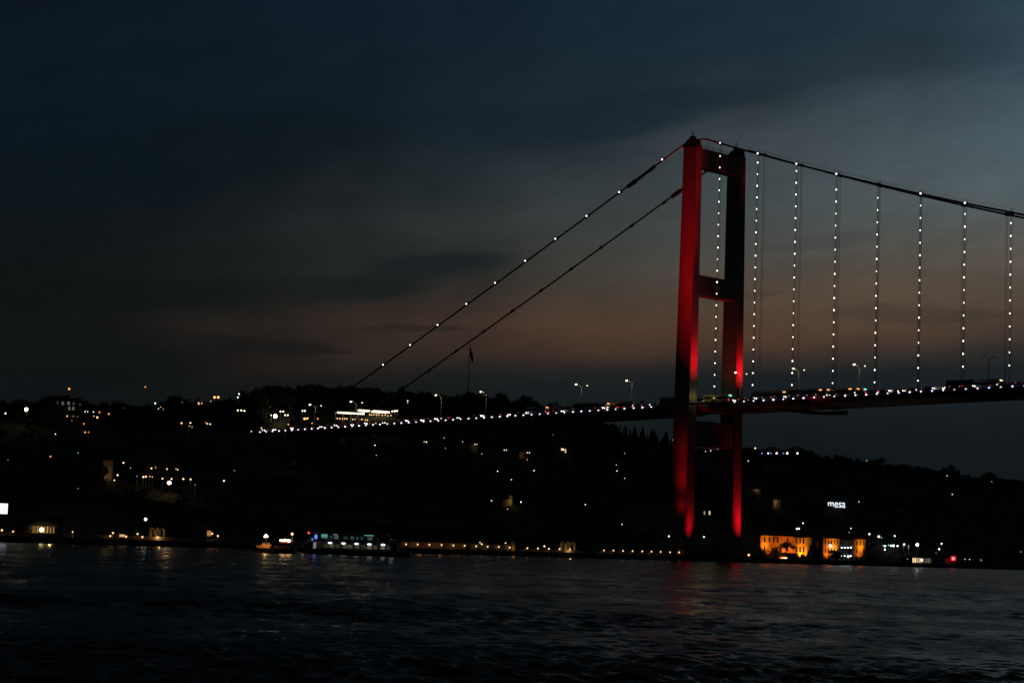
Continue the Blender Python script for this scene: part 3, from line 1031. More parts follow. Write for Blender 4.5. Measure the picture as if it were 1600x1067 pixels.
# ------------------------------------------------------------------ trees
def leaf_cluster(mb, c, r, n, size, flat=1.0):
    for _ in range(n):
        d = Vector((random.gauss(0, 1), random.gauss(0, 1), random.gauss(0, 1)))
        d = d.normalized() * r * random.uniform(.35, 1.05)
        p = Vector(c) + Vector((d.x, d.y, d.z * flat))
        a = Vector((random.gauss(0, 1), random.gauss(0, 1), random.gauss(0, 1))).normalized()
        b = a.orthogonal().normalized()
        s = size * random.uniform(.6, 1.3)
        e = a.cross(b) * s
        b = b * s
        mb.add([p - b * .5, p + e * .35, p + b * .5, p - e * .35], [(0, 1, 2, 3)])


def broadleaf(m=LEAF, name='broadleaf_tree', n=16, clump=(.16, .26)):
    """unit tree, 1 m high, to be scaled"""
    cr_, tr = MB(), MB()
    tr.tube([(0, 0, 0), (.01, 0, .25), (0, .01, .5), (.02, 0, .75)], [.035, .027, .02, .008], 6)
    for k in range(n):
        a = random.uniform(0, 6.28)
        h = random.uniform(.32, .86)
        rr = .33 * math.sin(min(1, max(.12, (h - .15) / .75)) * math.pi) + .06
        p = (rr * math.cos(a), rr * math.sin(a), h)
        tr.tube([(0, 0, h * .6), (p[0] * .6, p[1] * .6, h * .85), p], [.014, .009, .004], 4)
        leaf_cluster(cr_, p, random.uniform(*clump), 75, .07, .75)
    return tr.mesh('trunk', BARK), cr_.mesh('crown', m)


def conifer():
    cr_, tr = MB(), MB()
    tr.tube([(0, 0, 0), (0, 0, 1)], [.03, .004], 6)
    for k in range(26):
        h = .12 + .86 * k / 25
        rr = .19 * (1 - h) ** .8 + .012
        for j in range(7):
            a = random.uniform(0, 6.28)
            leaf_cluster(cr_, (rr * .6 * math.cos(a), rr * .6 * math.sin(a), h), rr * .6 + .012, 9, .05, .7)
    return tr.mesh('trunk', BARK), cr_.mesh('crown', LEAF2)


def umbrella_pine():
    cr_, tr = MB(), MB()
    tr.tube([(0, 0, 0), (.03, 0, .3), (0, 0, .6), (.02, 0, .72)], [.04, .03, .025, .02], 6)
    for k in range(18):
        a = k * 2.4
        r = .42 * math.sqrt((k + .5) / 18)
        p = (r * math.cos(a), r * math.sin(a), .84 - .26 * (r / .42) ** 2 + random.uniform(-.03, .03))
        tr.tube([(.01, 0, .6), (p[0] * .5, p[1] * .5, .7), p], [.02, .012, .005], 4)
        leaf_cluster(cr_, p, .14, 60, .05, .5)
    return tr.mesh('trunk', BARK), cr_.mesh('crown', PINE)


PROTO = [broadleaf() for _ in range(5)]
PCON = [conifer() for _ in range(3)]
PPINE = umbrella_pine()


def tree(name, pos, h, wide, proto, label, group=None):
    r = thing(name, label, 'tree', pos, random.uniform(0, 6.28), group)
    r.scale = (h * wide, h * wide, h)
    link('trunk', proto[0], r)
    link('crown', proto[1], r)
    return r


special = {275: 'round-topped tree standing alone on the left skyline', 300: 'domed tree left of the pair of orange lamps', 632: 'tall dark tree where the rear backstay meets the hill', 783: 'narrow tree peak on the ridge right of the flagpole', 820: 'large round tree at the end of the ridge, left of the bridge traffic',
           865: 'small tree just showing above the left bridge traffic', 1203: 'low round tree above the ridge lamps, left of two', 1245: 'tall rounded tree at the right of the row of ridge lamps', 1376: 'small pointed tree on the right skyline below the fifth hanger string', 1482: 'broad bushy tree rising from the falling right ridge', 1545: 'rounded tree on the right ridge under the last hanger strings'}
def sparse(con):
    m_ = MB()
    if con:
        m_.tube([(0, 0, 0), (0, 0, 1)], [.03, .004], 5)
        for k in range(18):
            h = .06 + .92 * k / 17
            rr = .2 * (1 - h) ** .8 + .012
            for j in range(4):
                a_ = random.uniform(0, 6.28)
                leaf_cluster(m_, (rr * .6 * math.cos(a_), rr * .6 * math.sin(a_), h), rr * .6 + .012, 6, .06, .7)
        return m_
    m_.tube([(0, 0, 0), (.02, 0, .75)], [.035, .01], 5)
    for k in range(15):
        a_, h = random.uniform(0, 6.28), random.uniform(.12, .86)
        rr = .33 * math.sin(min(1, max(.2, (h - .02) / .9)) * math.pi) + .08
        leaf_cluster(m_, (rr * math.cos(a_), rr * math.sin(a_), h), random.uniform(.17, .27), 34, .1, .75)
    return m_


SPB, SPC = [sparse(False) for _ in range(5)], [sparse(True) for _ in range(3)]
sw = MB()


def plant(px, y, w_, con=False, wide=None):
    q = at_s(px, y, -w_)
    zg = hill(q[1], w_)
    h = q[2] - zg
    if h < 2:
        return
    o_ = l2w(q[0], q[1], zg - .6)
    k = random.choice(SPC if con else SPB)
    wd0 = (wide or min(1.2, 9.0 / h)) * h
    r0 = random.uniform(0, 6.28)
    c_, s_ = math.cos(r0) * wd0, math.sin(r0) * wd0
    sw.add([(o_.x + c_ * v[0] - s_ * v[1], o_.y + s_ * v[0] + c_ * v[1], o_.z + (h + .6) * v[2]) for v in k.v], k.f)


px = -60
while px < 1680:
    if 1052 < px < 1088 or 1130 < px < 1158:
        px += 12
        continue
    y = lerp(SKY, px)
    nb = [lerp(SKY, px + d) for d in (-5, 0, 5)]
    y = max(y, sorted(nb)[1]) + random.uniform(-.5, 3.0)
    con = 960 < px < 1056
    plant(px, y, RW - random.uniform(0, 26), con, 1.0 if con else None)
    if not con:
        plant(px + 3, y + random.uniform(4, 12), RW - random.uniform(0, 14))
    px += random.uniform(4.5, 7.5) if not con else random.uniform(4, 6)
sw_ = sw.build('skyline_wood', LEAF2)
tag(sw_, 'dark wood along the crest of the hills against the dusk sky', 'wood', kind='stuff')
for px, lb in special.items():
    y = min(lerp(SKY, px + d) for d in (-4, -2, 0, 2, 4)) - (1 if px != 865 else 12)
    q = at_s(px, y, -RW + 1)
    zg = hill(q[1], RW - 1)
    h = q[2] - zg
    if h > 2:
        tree('broadleaf_tree', l2w(q[0], q[1], zg - .3), h + .3, .85, PROTO[px % 5], lb)
for px, y in ((992, 666), (1004.5, 667), (1018.7, 670.5), (1023.5, 673), (1041, 674), (1035.5, 683), (978, 665)):
    q = at_s(px, y, -RW + 30)
    zg = hill(q[1], RW - 30)
    lb = {992: 'slender conifer point left of the tower, second in from the deck edge', 1004.5: 'tall conifer spire in the middle of the row left of the tower', 1018.7: 'blunt broad conifer between two gaps left of the tower', 1023.5: 'conifer leaning on the blunt broad one left of the tower', 1041: 'wide conifer nearest the near tower leg', 1035.5: 'short conifer left of the widest one by the tower', 978: 'small conifer tucked under the deck edge'}[px]
    tree('conifer', l2w(q[0], q[1], zg - .3), q[2] - zg + .3, 1.1, PCON[int(px) % 3], lb)

# ------------------------------------------------------------------ lamps on the shore and the slopes
LIGHTPX = []


def lamp(px, py, size, c, st, label, group=None, ph=6.0, name='street_lamp', cat='street lamp', fixed=None, shade=False):
    """a post with a lit globe; the globe is seen at (px, py) of the photograph and the post stands on the ground there"""
    if fixed:
        p = fixed
        zg = p.z - ph
    else:
        p, zg = ground_hit(px, py, ph)
    D = p.y
    r = size * .37 * D / F
    b = thing(name, label, cat, (p.x, p.y, zg), 0, group)
    h = p.z - zg
    link('pole', POLEM, b, (0, 0, 0), (.09, .09, max(.3, h - r * .6)))
    link('lamp_globe', globe_mesh(glow(c, st)), b, (0, 0, h), r)
    LIGHTPX.append((px, py, D))
    return b


def row(pts, c, st, size, fmt, group, ph, s=None, **kw):
    pts = [p for p in pts]
    for i, p in enumerate(sorted(pts)):
        s_ = p[2] if len(p) > 2 else size
        c_ = p[3] if len(p) > 3 else c
        if s is not None:
            q_ = at_s(p[0], p[1], s)
            w_ = l2w(*q_)
            lamp(p[0], p[1], s_, c_, st, fmt % ORD[i], group, max(1.5, q_[2] - hill(q_[1], -s)), fixed=w_)
            continue
        lamp(p[0], p[1], s_, c_, st, fmt % (ORD[i] if i < 30 else str(i + 1)), group, ph, **kw)


# left crest
row([(108, 607.5, 4.4, 'O'), (227, 604.5, 2.6, 'O'), (194, 637, 4.5, 'O'), (267, 634, 2.4, 'O'), (251.5, 636, 2.8, 'O'), (170, 646.5, 3, 'O'), (155.5, 644, 3, 'O'), (152, 652, 4, 'M'), (131, 662, 2.6, 'O'), (133, 675, 3, 'O'), (105, 650, 3, 'O'), (79, 713, 3, 'O'), (138.5, 675, 1.8, 'O'), (147, 650, 1.8, 'M')], 'O', 1.9, 3.2,
    'orange lamp, %s from left of those scattered below the far left skyline', 'orange lamps on the far left hillside', 7)
row([(8.5, 645.7, 3), (242.5, 630, 3), (247, 639.3, 4.8), (256, 640, 4.8), (121, 644, 1.6), (133, 643, 1.8), (137, 643, 1.6), (146, 643.5, 2), (86.6, 678, 1.8), (373.5, 615.5, 2.8), (371.5, 620.7, 2.8), (391.4, 626.5, 2.8), (398, 630, 2.4), (396.5, 636.5, 1.8), (401, 640, 1.8)], 'C', 3, 3,
    'small cold white lamp, %s from left of the white points on the left hillside', 'white lamps on the left hillside', 7)
row([(283.7, 661, 3.6), (297.5, 660.5, 3.4), (278, 655, 1.6), (310.6, 630, 4.6), (315.5, 630, 2), (329, 627, 2.6), (334, 641, 1.5), (324, 661.8, 2.8), (328.5, 662.5, 2.8), (295.7, 665.5, 1.6), (321.6, 660, 1.5), (285, 628, 1.7), (392.7, 673.9, 2.4), (408.5, 668.5, 2.6), (405.6, 647.6, 2.4), (450.5, 663, 2.6, 'O'), (473, 662, 2.2, 'O'), (487.7, 661, 2.4, 'O'), (496.5, 654, 2.8, 'O')], 'M', 1.9, 3.2,
    'warm lamp, %s from left along the road towards the left bridge end', 'warm lamps near the left bridge end', 6)
row([(517.5, 628.8, 3, 'W'), (637, 626, 2, 'W'), (557.5, 600.3, 2, 'W'), (637, 629, 1.2, 'W')], 'W', 3, 2.5,
    'lone pale lamp in the dark wood, %s from left above the bridge deck', 'lone lamps in the wood', 6)
big = [(41, 639.5, 7, 'Y', 22, 'big yellowish white floodlight on a pole at the far left hillside', 9), (430, 650, 7.5, 'Y', 28, 'brightest white floodlight on the hillside, at the left bridge end', 8), (264.5, 754, 7, 'M', 32, 'biggest golden lamp, low on the left slope', 5), (227.5, 811, 5.5, 'C', 7, 'single cold white lamp above the arcade on the left shore', 5)]
for x, y, s_, c, st, lb, ph in big:
    lamp(x, y, s_, c, st, lb, None, ph, name='floodlight_mast', cat='lamp')
lamp(423.6, 648.7, 2.6, 'Y', 3, 'small lamp touching the brightest floodlight at the left bridge end', None, 7)
# multi-headed masts
for pts, c, lb in (([(335.2, 620.6), (341, 620.6)], 'O', 'mast with a pair of orange lamps on the left skyline'), ([(371.5, 641), (377, 641), (382, 641.8)], 'Y', 'mast with three yellowish lamps left of the bridge end'),
                   ([(438.3, 642.8), (442.7, 642.8)], 'Y', 'mast with two lamps right of the brightest floodlight, upper of two'), ([(445.5, 648.5), (449.6, 648.5)], 'Y', 'mast with two lamps right of the brightest floodlight, lower of two'),
                   ([(472.7, 641.8), (476.3, 641.8)], 'Y', 'mast with two close yellow lamps left of the tall bridge lamp'), ([(476, 654), (480.4, 654)], 'O', 'low mast with two orange lamps left of the tall bridge lamp'),
                   ([(1245, 825.6), (1248.4, 825.6)], 'W', 'post with a pair of white lamps above the lit palace')):
    p, zg = ground_hit(pts[0][0], pts[0][1], 15 if pts[0][1] < 800 else 7)
    b = thing('lamp_mast', lb, 'lamp mast', (p.x, p.y, zg))
    link('pole', POLEM, b, None, (.16, .16, p.z - zg))
    for x, y in pts:
        r = ray(x, y)
        q = O + r * (p.y / r.y)
        link('lamp_globe', globe_mesh(glow(c, 4)), b, (q.x - p.x, 0, q.z - zg), (4.4 if c == 'O' else 3.0) * .37 * p.y / F)
    MB().tube([(-.3, 0, p.z - zg), ((pts[-1][0] - pts[0][0]) * p.y / F + .3, 0, p.z - zg)], .08, 5).build('crossarm', POLE, b)
    LIGHTPX.append((pts[0][0], pts[0][1], p.y))
# slope path lamps
row([(192.7, 722.7, 3.4), (236.6, 731.5, 3.2), (261, 732.5, 2.8), (277.5, 733.5, 2.6), (275, 732, 1.5), (183.8, 742, 3.6), (178.6, 750, 2.8), (224, 745, 3.8), (228, 744.3, 3.6), (234, 744, 1.8), (238, 745, 1.8), (254, 747.5, 3.2), (268, 748, 3.4), (286.5, 748, 3.8), (297.8, 748.7, 3.6), (350, 751, 3.6)], 'M', 2.2, 3.6,
    'warm path lamp, %s from left on the dark lower left slope', 'warm lamps along the path on the lower left slope', 4)
row([(204, 731, 1.6), (122, 707.5, 1.6, 'G'), (366, 735, 1.4), (214, 743.6, 1.4), (12.5, 718, 1.2), (122, 763, 1.3), (305, 757, 1.3)], 'C', 1.2, 1.6,
    'faint cold point of light, %s from left on the lower left slope', 'faint lights on the lower left slope', 4)
row([(586, 695.5, 2.2), (662.5, 690, 2.2), (666.3, 690.3, 2.6), (742, 694, 2), (745.2, 694, 1.5), (788, 703, 2), (791.2, 703, 2), (824, 707, 2), (827.2, 707, 2), (834.5, 735, 2.4), (799, 749, 2), (852, 787, 2), (914.5, 788, 2.2), (768, 782, 2.2)], 'Y', 2.0, 2,
    'small yellowish light, %s from left on the dark slope below the deck', 'small lights on the middle slope', 4)
row([(588, 711, 1.4), (694, 684, 1.5), (696, 700, 1.2), (723, 690, 1.5), (753, 709, 1.3), (777.5, 736, 2.4), (824, 718, 1.3), (814, 784, 3), (793, 795, 1.6), (863.5, 679, 1.4), (900.5, 735, 1.5), (963, 726, 1.4), (964, 735.4, 2.4), (976, 708, 1.2), (976, 747, 1.6), (1052, 687.3, 2.6), (972, 819, 2)], 'W', 1.5, 2,
    'tiny pale light, %s from left on the dark slope behind the tower', 'tiny white lights on the middle slope', 4)
# right ridge
row([(1200.3, 708, 2.8), (1213.6, 708, 3.6), (1230, 708, 4), (1246, 708, 3.4)], 'W', 4, 3,
    'white ridge lamp, %s from left in the row right of the tower', 'white lamps in a row on the ridge right of the tower', 4, s=-RW + 36)
row([(1190.5, 708, 2.2), (1204.8, 708, 2.2), (1224, 708, 2.2)], 'B', 2, 2.2,
    'small blue ridge lamp, %s from left, between the white ones right of the tower', 'blue lamps on the ridge', 4, s=-RW + 36)
row([(1180, 700, 3, 'M'), (1121.5, 700.5, 2.6, 'W'), (1110.5, 704, 1.7, 'W'), (1102.5, 705, 1.5, 'W'), (1169, 720, 1.8, 'W'), (1354, 720, 2.2, 'M'), (1480, 743, 1.4, 'C'), (1488, 772, 2, 'M'), (1549.7, 752.6, 3, 'M'), (1342, 783.5, 1.6, 'N')], 'M', 2.5, 2,
    'lone lamp on the wooded right ridge, %s from left', 'lone lamps on the right ridge', 4)


# shore lamps on the sea wall
def wall_lamps(pts, fmt, group, s0=2.6):
    for i, p in enumerate(pts):
        q = at_s(p[0], p[1], s0)
        w = l2w(*q)
        lamp(p[0], p[1], p[2] if len(p) > 2 else 3.4, 'M' if len(p) < 4 else p[3], 1.7, fmt % ORD[i], group, max(.5, w.z - 1.4), 'wall_lamp', 'lamp', fixed=w)


wall_lamps([(634.5, 850), (652.6, 850.3), (671, 850.8), (690, 851), (708.5, 851.7), (726, 852.3), (744, 853), (752.7, 849.7, 3.4), (750, 847.2, 2.2), (762, 853.7), (779.3, 854), (790, 848, 2.6), (796.5, 855)],
           'small warm lamp on the sea wall, %s from left between the ferry and the arcade', 'lamps along the left part of the sea wall')
wall_lamps([(824, 856), (840.6, 856.4), (850.6, 853, 3.8), (857.7, 857), (874.5, 857.5), (890.5, 857.7, 3)],
           'small warm lamp, %s from left in the group before the lit arcade', 'lamps before the lit arcade')
wall_lamps([(943.7, 859.5, 3.1), (958.5, 859.7, 3.1), (973.5, 860.2, 3.1), (988.5, 860.5, 3.1), (1003.5, 861, 3.1), (1018, 861.3, 3.1), (1032.5, 861.7, 3.1), (1047, 862.3, 2.9), (1061, 862.5, 3.4)],
           'small white lamp, %s from left in the even row left of the tower foot', 'even row of lamps left of the tower foot')
wall_lamps([(3, 828, 4.4), (20.5, 830, 3.6), (172.3, 837, 3.8), (176.5, 832.3, 4), (113.6, 830.7, 3), (197, 838, 4.2), (215, 833.7, 3.8), (222.5, 838.6, 4), (246.5, 839, 3.8), (331.5, 833.5, 4), (340.5, 837, 4)],
           'round warm shore lamp, %s listed from left along the far left quay', 'warm lamps on the far left quay', 3)
# garden walls behind the lamps
for a, b, z, lb, m in ((-152, -98, 3.6, 'long low garden wall glowing orange right of the ferry', PLAST), (-97, -8, 2.4, 'low dark garden wall between the ferry and the tower foot', STONE), (-330, -153, 2.6, 'low dark sea wall along the far left shore', STONE)):
    mb = MB().box(-.3, .3, 0, b - a, 1.3, z)
    mb.box(-.42, .42, -.05, b - a + .05, z, z + .18)
    wl = mb.build('garden_wall', m)
    wl.location = l2w(1.2, a, 0)
    wl.rotation_euler.z = -PH
    tag(wl, lb, 'wall')


# ------------------------------------------------------------------ buildings
def frame_at(px, py, above=0.0, s=None):
    if s is not None:
        q = at_s(px, py, s)
        return q
    p, zg = ground_hit(px, py, above)
    q = w2l(p)
    return q


def house(label, px, py, W, D, Hh, wins, above=3.0, s=None, name='house', roof='hip', wallm=None, lamp_=None, base_z=None, cat='house', extra=True):
    """house whose seaward wall passes through (px, py); wins = (px, py, w_m, h_m, colour or None, strength)"""
    q = frame_at(px, py, above, s)
    zg = hill(q[1], -q[0]) if base_z is None else base_z
    o = thing(name, label, cat, l2w(q[0], q[1], zg - .2), -PH)
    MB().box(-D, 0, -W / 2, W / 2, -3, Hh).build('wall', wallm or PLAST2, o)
    if roof == 'hip':
        e = .5
        MB().add([(-D - e, -W / 2 - e, Hh), (e, -W / 2 - e, Hh), (e, W / 2 + e, Hh), (-D - e, W / 2 + e, Hh), (-D / 2, -W / 2 + D / 2, Hh + D * .24), (-D / 2, W / 2 - D / 2, Hh + D * .24)] if W > D else
                 [(-D - e, -W / 2 - e, Hh), (e, -W / 2 - e, Hh), (e, W / 2 + e, Hh), (-D - e, W / 2 + e, Hh), (-D / 2 - .1, 0, Hh + W * .24), (-D / 2 + .1, 0, Hh + W * .24)],
                 [(3, 2, 1, 0), (0, 1, 4), (1, 2, 5, 4), (2, 3, 5), (3, 0, 4, 5)]).build('roof', ROOF, o)
    else:
        MB().box(-D - .3, .3, -W / 2 - .3, W / 2 + .3, Hh, Hh + .5).build('roof', CONC, o)
    have = []
    for wx, wy, ww, wh, c, st in wins:
        k = at_s(wx, wy, q[0])
        y, z = k[1] - q[1], k[2] - zg + .2
        have.append((y, z))
        fr = MB().box(.003, .10, y - ww / 2 - .12, y + ww / 2 + .12, z - wh / 2 - .12, z - wh / 2).box(.003, .10, y - ww / 2 - .12, y + ww / 2 + .12, z + wh / 2, z + wh / 2 + .12)
        fr.box(.003, .10, y - ww / 2 - .12, y - ww / 2, z - wh / 2, z + wh / 2).box(.003, .10, y + ww / 2, y + ww / 2 + .12, z - wh / 2, z + wh / 2)
        f = fr.build('window', WHITEP, o)
        MB().box(.004, .05, y - ww / 2, y + ww / 2, z - wh / 2, z + wh / 2).build('pane', glow(c, st) if c else DGLASS, f)
        LIGHTPX.append((wx, wy, l2w(*k).y))
    if extra:
        nf = max(1, int(Hh / 3.1))
        for fl in range(nf):
            for j in range(int(W / 3)):
                y, z = -W / 2 + 1.5 + j * 3, 1.7 + fl * 3
                if all(abs(y - a) > 1.6 or abs(z - b) > 2 for a, b in have):
                    f = MB().box(.003, .08, y - .6, y + .6, z - .8, z + .8).build('window', WHITEP, o)
                    MB().box(.08, .1, y - .48, y + .48, z - .68, z + .68).build('pane', DGLASS, f)
                    have.append((y, z))
        for j in range(2):
            x = -D * (.3 + .4 * j)
            MB().box(x - .6, x + .6, -W / 2 - .05, -W / 2 - .003, 1.2, 2.8).build('window', DGLASS, o)
    if lamp_:
        y, z, d, pw, c = lamp_
        light('facade_light', 'POINT', l2w(q[0] + d, q[1] + y, zg + z), None, pw, COL[c], .2)
    return o


# apartment block on the left crest
q = at_s(108, 645, -300)
ab = house('flat-roofed apartment block with pale windows on the far left crest', 106, 650, 13, 10, 13.6,
           [(98, 630, 1.3, 1.5, 'W', 0.0882), (107, 630, 1.3, 1.5, 'W', 0.113), (90, 629, 1, 1.3, 'W', 0.0252), (115, 630.5, 1.2, 1.2, 'W', 0.0378), (108, 638, 1.2, 1.5, 'W', 0.101), (114.2, 638, 1.2, 1.5, 'W', 0.101), (114, 650.3, 1.2, .9, 'W', 0.063), (121, 651, 1.2, .8, 'W', 0.0378), (112, 657, 1.1, .9, 'W', 0.0378), (125, 632, 1.2, 1.2, 'M', 0.0302)],
           3, -292, 'apartment_block', 'flat', PLAST2, cat='building', base_z=at_s(106, 668, -292)[2])
k = at_s(116, 623.5, -291.5)
pent = thing('rooftop_hut', 'small orange-lit hut on top of the left apartment block', 'hut', l2w(k[0] - 3, k[1], k[2] - 1.6), -PH)
MB().box(-2, 2, -1.9, 1.9, 0, 3).build('wall', PLAST, pent)
MB().box(-2.3, 2.3, -2.2, 2.2, 3, 3.25).build('roof', CONC, pent)
MB().box(2.003, 2.05, -1.5, 1.5, .6, 2.6).build('window', glow('O', .28), pent)
# others
house('house with one dim lit side window on the crest left of the bridge', 240, 645, 11, 9, 6, [(262, 641, .8, .8, 'M', .2)], 3)
house('long low house under the pair of bright white crest lamps', 252, 650, 16, 9, 4.5, [(243, 648, 1, .8, 'W', .12), (256, 650, 1, .8, 'M', .15)], 3)
house('small hillside house under the warm lamps left of the orange pair', 290, 668, 12, 9, 5, [(300, 667, .9, .8, 'M', .25)], 3)
house('narrow house standing against the skyline left of the three-lamp mast', 345, 650, 9, 9, 7, [(349, 652, .8, .9, 'M', .1)], 3)
house('dark villa on the lower left slope above the golden lamp', 250, 728, 14, 10, 7, [(243, 730, .8, .9, 'M', .2)], 3)
house('tall ruin-like house with a floodlit yellow corner on the lower left slope', 168, 738, 4.6, 6, 7.6, [], 3, wallm=STONE, lamp_=(-1.0, 2.0, 2.0, 70, 'A'), extra=False)
house('small house with a dim lit gable on the middle slope, left of two', 740, 700, 6, 6, 3.4, [], 1.8, lamp_=(1, 1.6, 1.8, 7, 'A'), wallm=PLAST, extra=False)
house('wide house with a dim orange lit front on the middle slope', 811, 712, 10, 8, 3.6, [], 1.8, lamp_=(1, 1.8, 1.8, 18, 'O'), wallm=PLAST, extra=False)
house('house with a bright cream lit front under the deck left of the tower', 879, 703.5, 6.5, 7, 3.6, [(879, 702, 2.4, 1.0, 'Y', 1.1), (883.5, 704.5, .9, 1.9, 'Y', .8)], 1.8, wallm=PLAST, extra=False)
house('house with a tan floodlit front on the lower middle slope', 793, 782, 6, 7, 4.9, [], 2.6, lamp_=(1.8, 2.2, 1.8, 60, 'A'), wallm=PLAST, extra=False)
house('villa with a yellow lit eave, upper left above the palace', 1178, 768, 12, 9, 3.4, [], 1.8, lamp_=(2.5, 2.9, 1.4, 30, 'A'), wallm=PLAST, extra=False)
house('villa with one cream lit corner bay above the palace', 1214, 788, 7, 8, 5.2, [(1213.5, 787, .8, 1.7, None, 0)], 2.5, lamp_=(-1.0, 3.2, 1.5, 60, 'M'), wallm=PLAST, extra=False)
house('dark house with two lit windows between the tower legs', 1104, 800, 10, 8, 6.5, [(1100.5, 801, .95, 1.6, 'Y', .35), (1108.6, 801, 1.2, 1.7, 'Y', .75)], 3.5)
house('dim grey house left of the near tower leg', 1018, 815, 22, 9, 9, [], 4, wallm=PLAST, lamp_=(12.5, 1.2, 4, 5, 'C'))
house('low shore house with an orange lit corner on the left quay', 328, 829, 5.5, 6, 4.6, [(326.5, 833, 1.6, 1.6, 'O', .45)], 2.4, s=-6, wallm=WOOD, extra=False)
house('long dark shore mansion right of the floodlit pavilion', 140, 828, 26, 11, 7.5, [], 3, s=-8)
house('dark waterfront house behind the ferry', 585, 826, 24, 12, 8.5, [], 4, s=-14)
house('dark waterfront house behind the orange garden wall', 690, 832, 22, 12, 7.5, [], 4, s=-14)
lamp(1045.5, 837.5, 3.4, 'C', 4, 'cold white lamp just left of the near tower leg', None, 3)
lamp(1100, 838.5, 3.2, 'N', 2.2, 'greenish lamp seen between the tower legs', None, 3)
lamp(1169.8, 834.5, 3.2, 'W', 4, 'white lamp right of the far tower leg above the bluish one', None, 3)
lamp(1182.5, 843.5, 5, 'C', 6, 'large bluish white lamp at the left corner of the palace', None, 3)
lamp(1254.8, 817, 2.4, 'W', 3, 'small white lamp above the paired lamps over the palace', None, 3)
lamp(1329.6, 825.2, 2.4, 'C', 1.6, 'dim white lamp above the palace columns', None, 3)
lamp(1326.6, 831.2, 1.5, 'C', 1, 'faintest lamp just above the palace roof', None, 3)
w = l2w(*at_s(1170, 866.7, 4.5))
lamp(1170, 866.7, 4, 'O', 4, 'orange lamp low on the quay right of the far tower leg', None, max(.6, w.z - 1.7), 'wall_lamp', 'lamp', fixed=w)
p, zg = ground_hit(163, 741, 2.5)
tree('broadleaf_tree', (p.x - .5, p.y - 2.5, zg), 6.5, .7, PROTO[3], 'dark tree half hiding the floodlit yellow house corner')
p, zg = ground_hit(788, 780, 2.5)
tree('broadleaf_tree', (p.x - .5, p.y - 3, zg), 5.8, .8, PROTO[2], 'dark tree covering the left half of the tan floodlit house')
# glowing tree on the slope
q, zg = ground_hit(462.5, 727.5, 2.5)
tree('broadleaf_tree', (q.x, q.y, zg), 5, .9, PROTO[1], 'small greenish lit tree alone on the dark left slope')
light('garden_light', 'POINT', (q.x - 1.8, q.y - 4, zg + 3.2), None, 50, COL['N'], .2)


# ------------------------------------------------------------------ lit roofs of the bus station behind the bridge
def canopy(x0, y0, x1, y1, s, hgt, label, tube=.32, seg=1):
    a, b = at_s(x0, y0, s), at_s(x1, y1, s)
    Ln = b[1] - a[1]
    z = min(a[2], b[2]) - hgt
    o = thing('station_canopy', label, 'canopy', l2w(s, a[1], z), -PH, 'lit station canopies')
    za, zb = a[2] - z, b[2] - z
    MB().add([(-3, -.5, za + .45), (1, -.5, za + .45), (1, Ln + .5, zb + .45), (-3, Ln + .5, zb + .45), (-3, -.5, za + .7), (1, -.5, za + .7), (1, Ln + .5, zb + .7), (-3, Ln + .5, zb + .7)],
             [(3, 2, 1, 0), (4, 5, 6, 7), (0, 1, 5, 4), (1, 2, 6, 5), (2, 3, 7, 6), (3, 0, 4, 7)]).build('roof', WHITEP, o)
    for k in range(int(Ln / 5) + 1):
        y = min(Ln, k * 5)
        MB().tube([(-1, y, 0), (-1, y, za + (zb - za) * y / max(Ln, 1) + .44)], .12, 5).build('post', POLE, o)
    for k in range(seg):
        y0_, y1_ = Ln * k / seg + .15, Ln * (k + 1) / seg - .15
        MB().tube([(0.2, y0_, za + (zb - za) * y0_ / Ln), (0.2, y1_, za + (zb - za) * y1_ / Ln)], tube, 6).build('light_tube', glow('Y', 4.0), o)
    LIGHTPX.append(((x0 + x1) / 2, (y0 + y1) / 2, l2w(s, a[1]).y))
    return o


SC = -268
canopy(526.5, 644.5, 569, 646.6, SC, 4.5, 'long thin bright canopy strip, lower left of the lit station roofs', .36, 3)
canopy(559.5, 641.2, 577.5, 642.3, SC - 14, 5, 'short bright canopy strip, upper middle of the lit station roofs', .5, 2)
canopy(580, 642.4, 604.5, 643.8, SC - 14, 5, 'thick bright canopy strip, upper right of the lit station roofs', .62, 3)
row([(607.7, 644.1, 3.8), (613, 642.6, 3), (616.8, 642.2, 3.8), (620.6, 641.8, 2.8)], 'Y', 4, 3, 'round yellow lamp, %s from left at the right end of the station roofs', 'round lamps right of the station roofs', 5)
low = [(577.5, 647.5), (580.5, 648), (584, 647.8), (588, 648.2), (592, 648), (597, 648.6), (602, 648), (606, 649.5), (611, 648.8)]
for x, y in low:
    w = l2w(*at_s(x, y, SC - 10))
    lamp(x, y, 2.6, 'M', 1.6, 'dim amber platform lamp, %s from left under the upper station roofs' % ORD[low.index((x, y))], 'amber lamps under the upper station roofs', 2.5, 'platform_lamp', 'lamp', fixed=w)
low = [(527, 653.5), (531, 654), (535, 654.3), (538.5, 654), (542, 654), (551, 655), (555, 655), (562, 655.5), (565.5, 655), (571, 656), (574, 656.2)]
for x, y in low:
    w = l2w(*at_s(x, y, SC))
    lamp(x, y, 2.9, 'O' if x in (535, 571) else 'M', 1.5, 'orange platform lamp, %s from left under the lower station roof' % ORD[low.index((x, y))], 'orange lamps under the lower station roof', 2.5, 'platform_lamp', 'lamp', fixed=w)

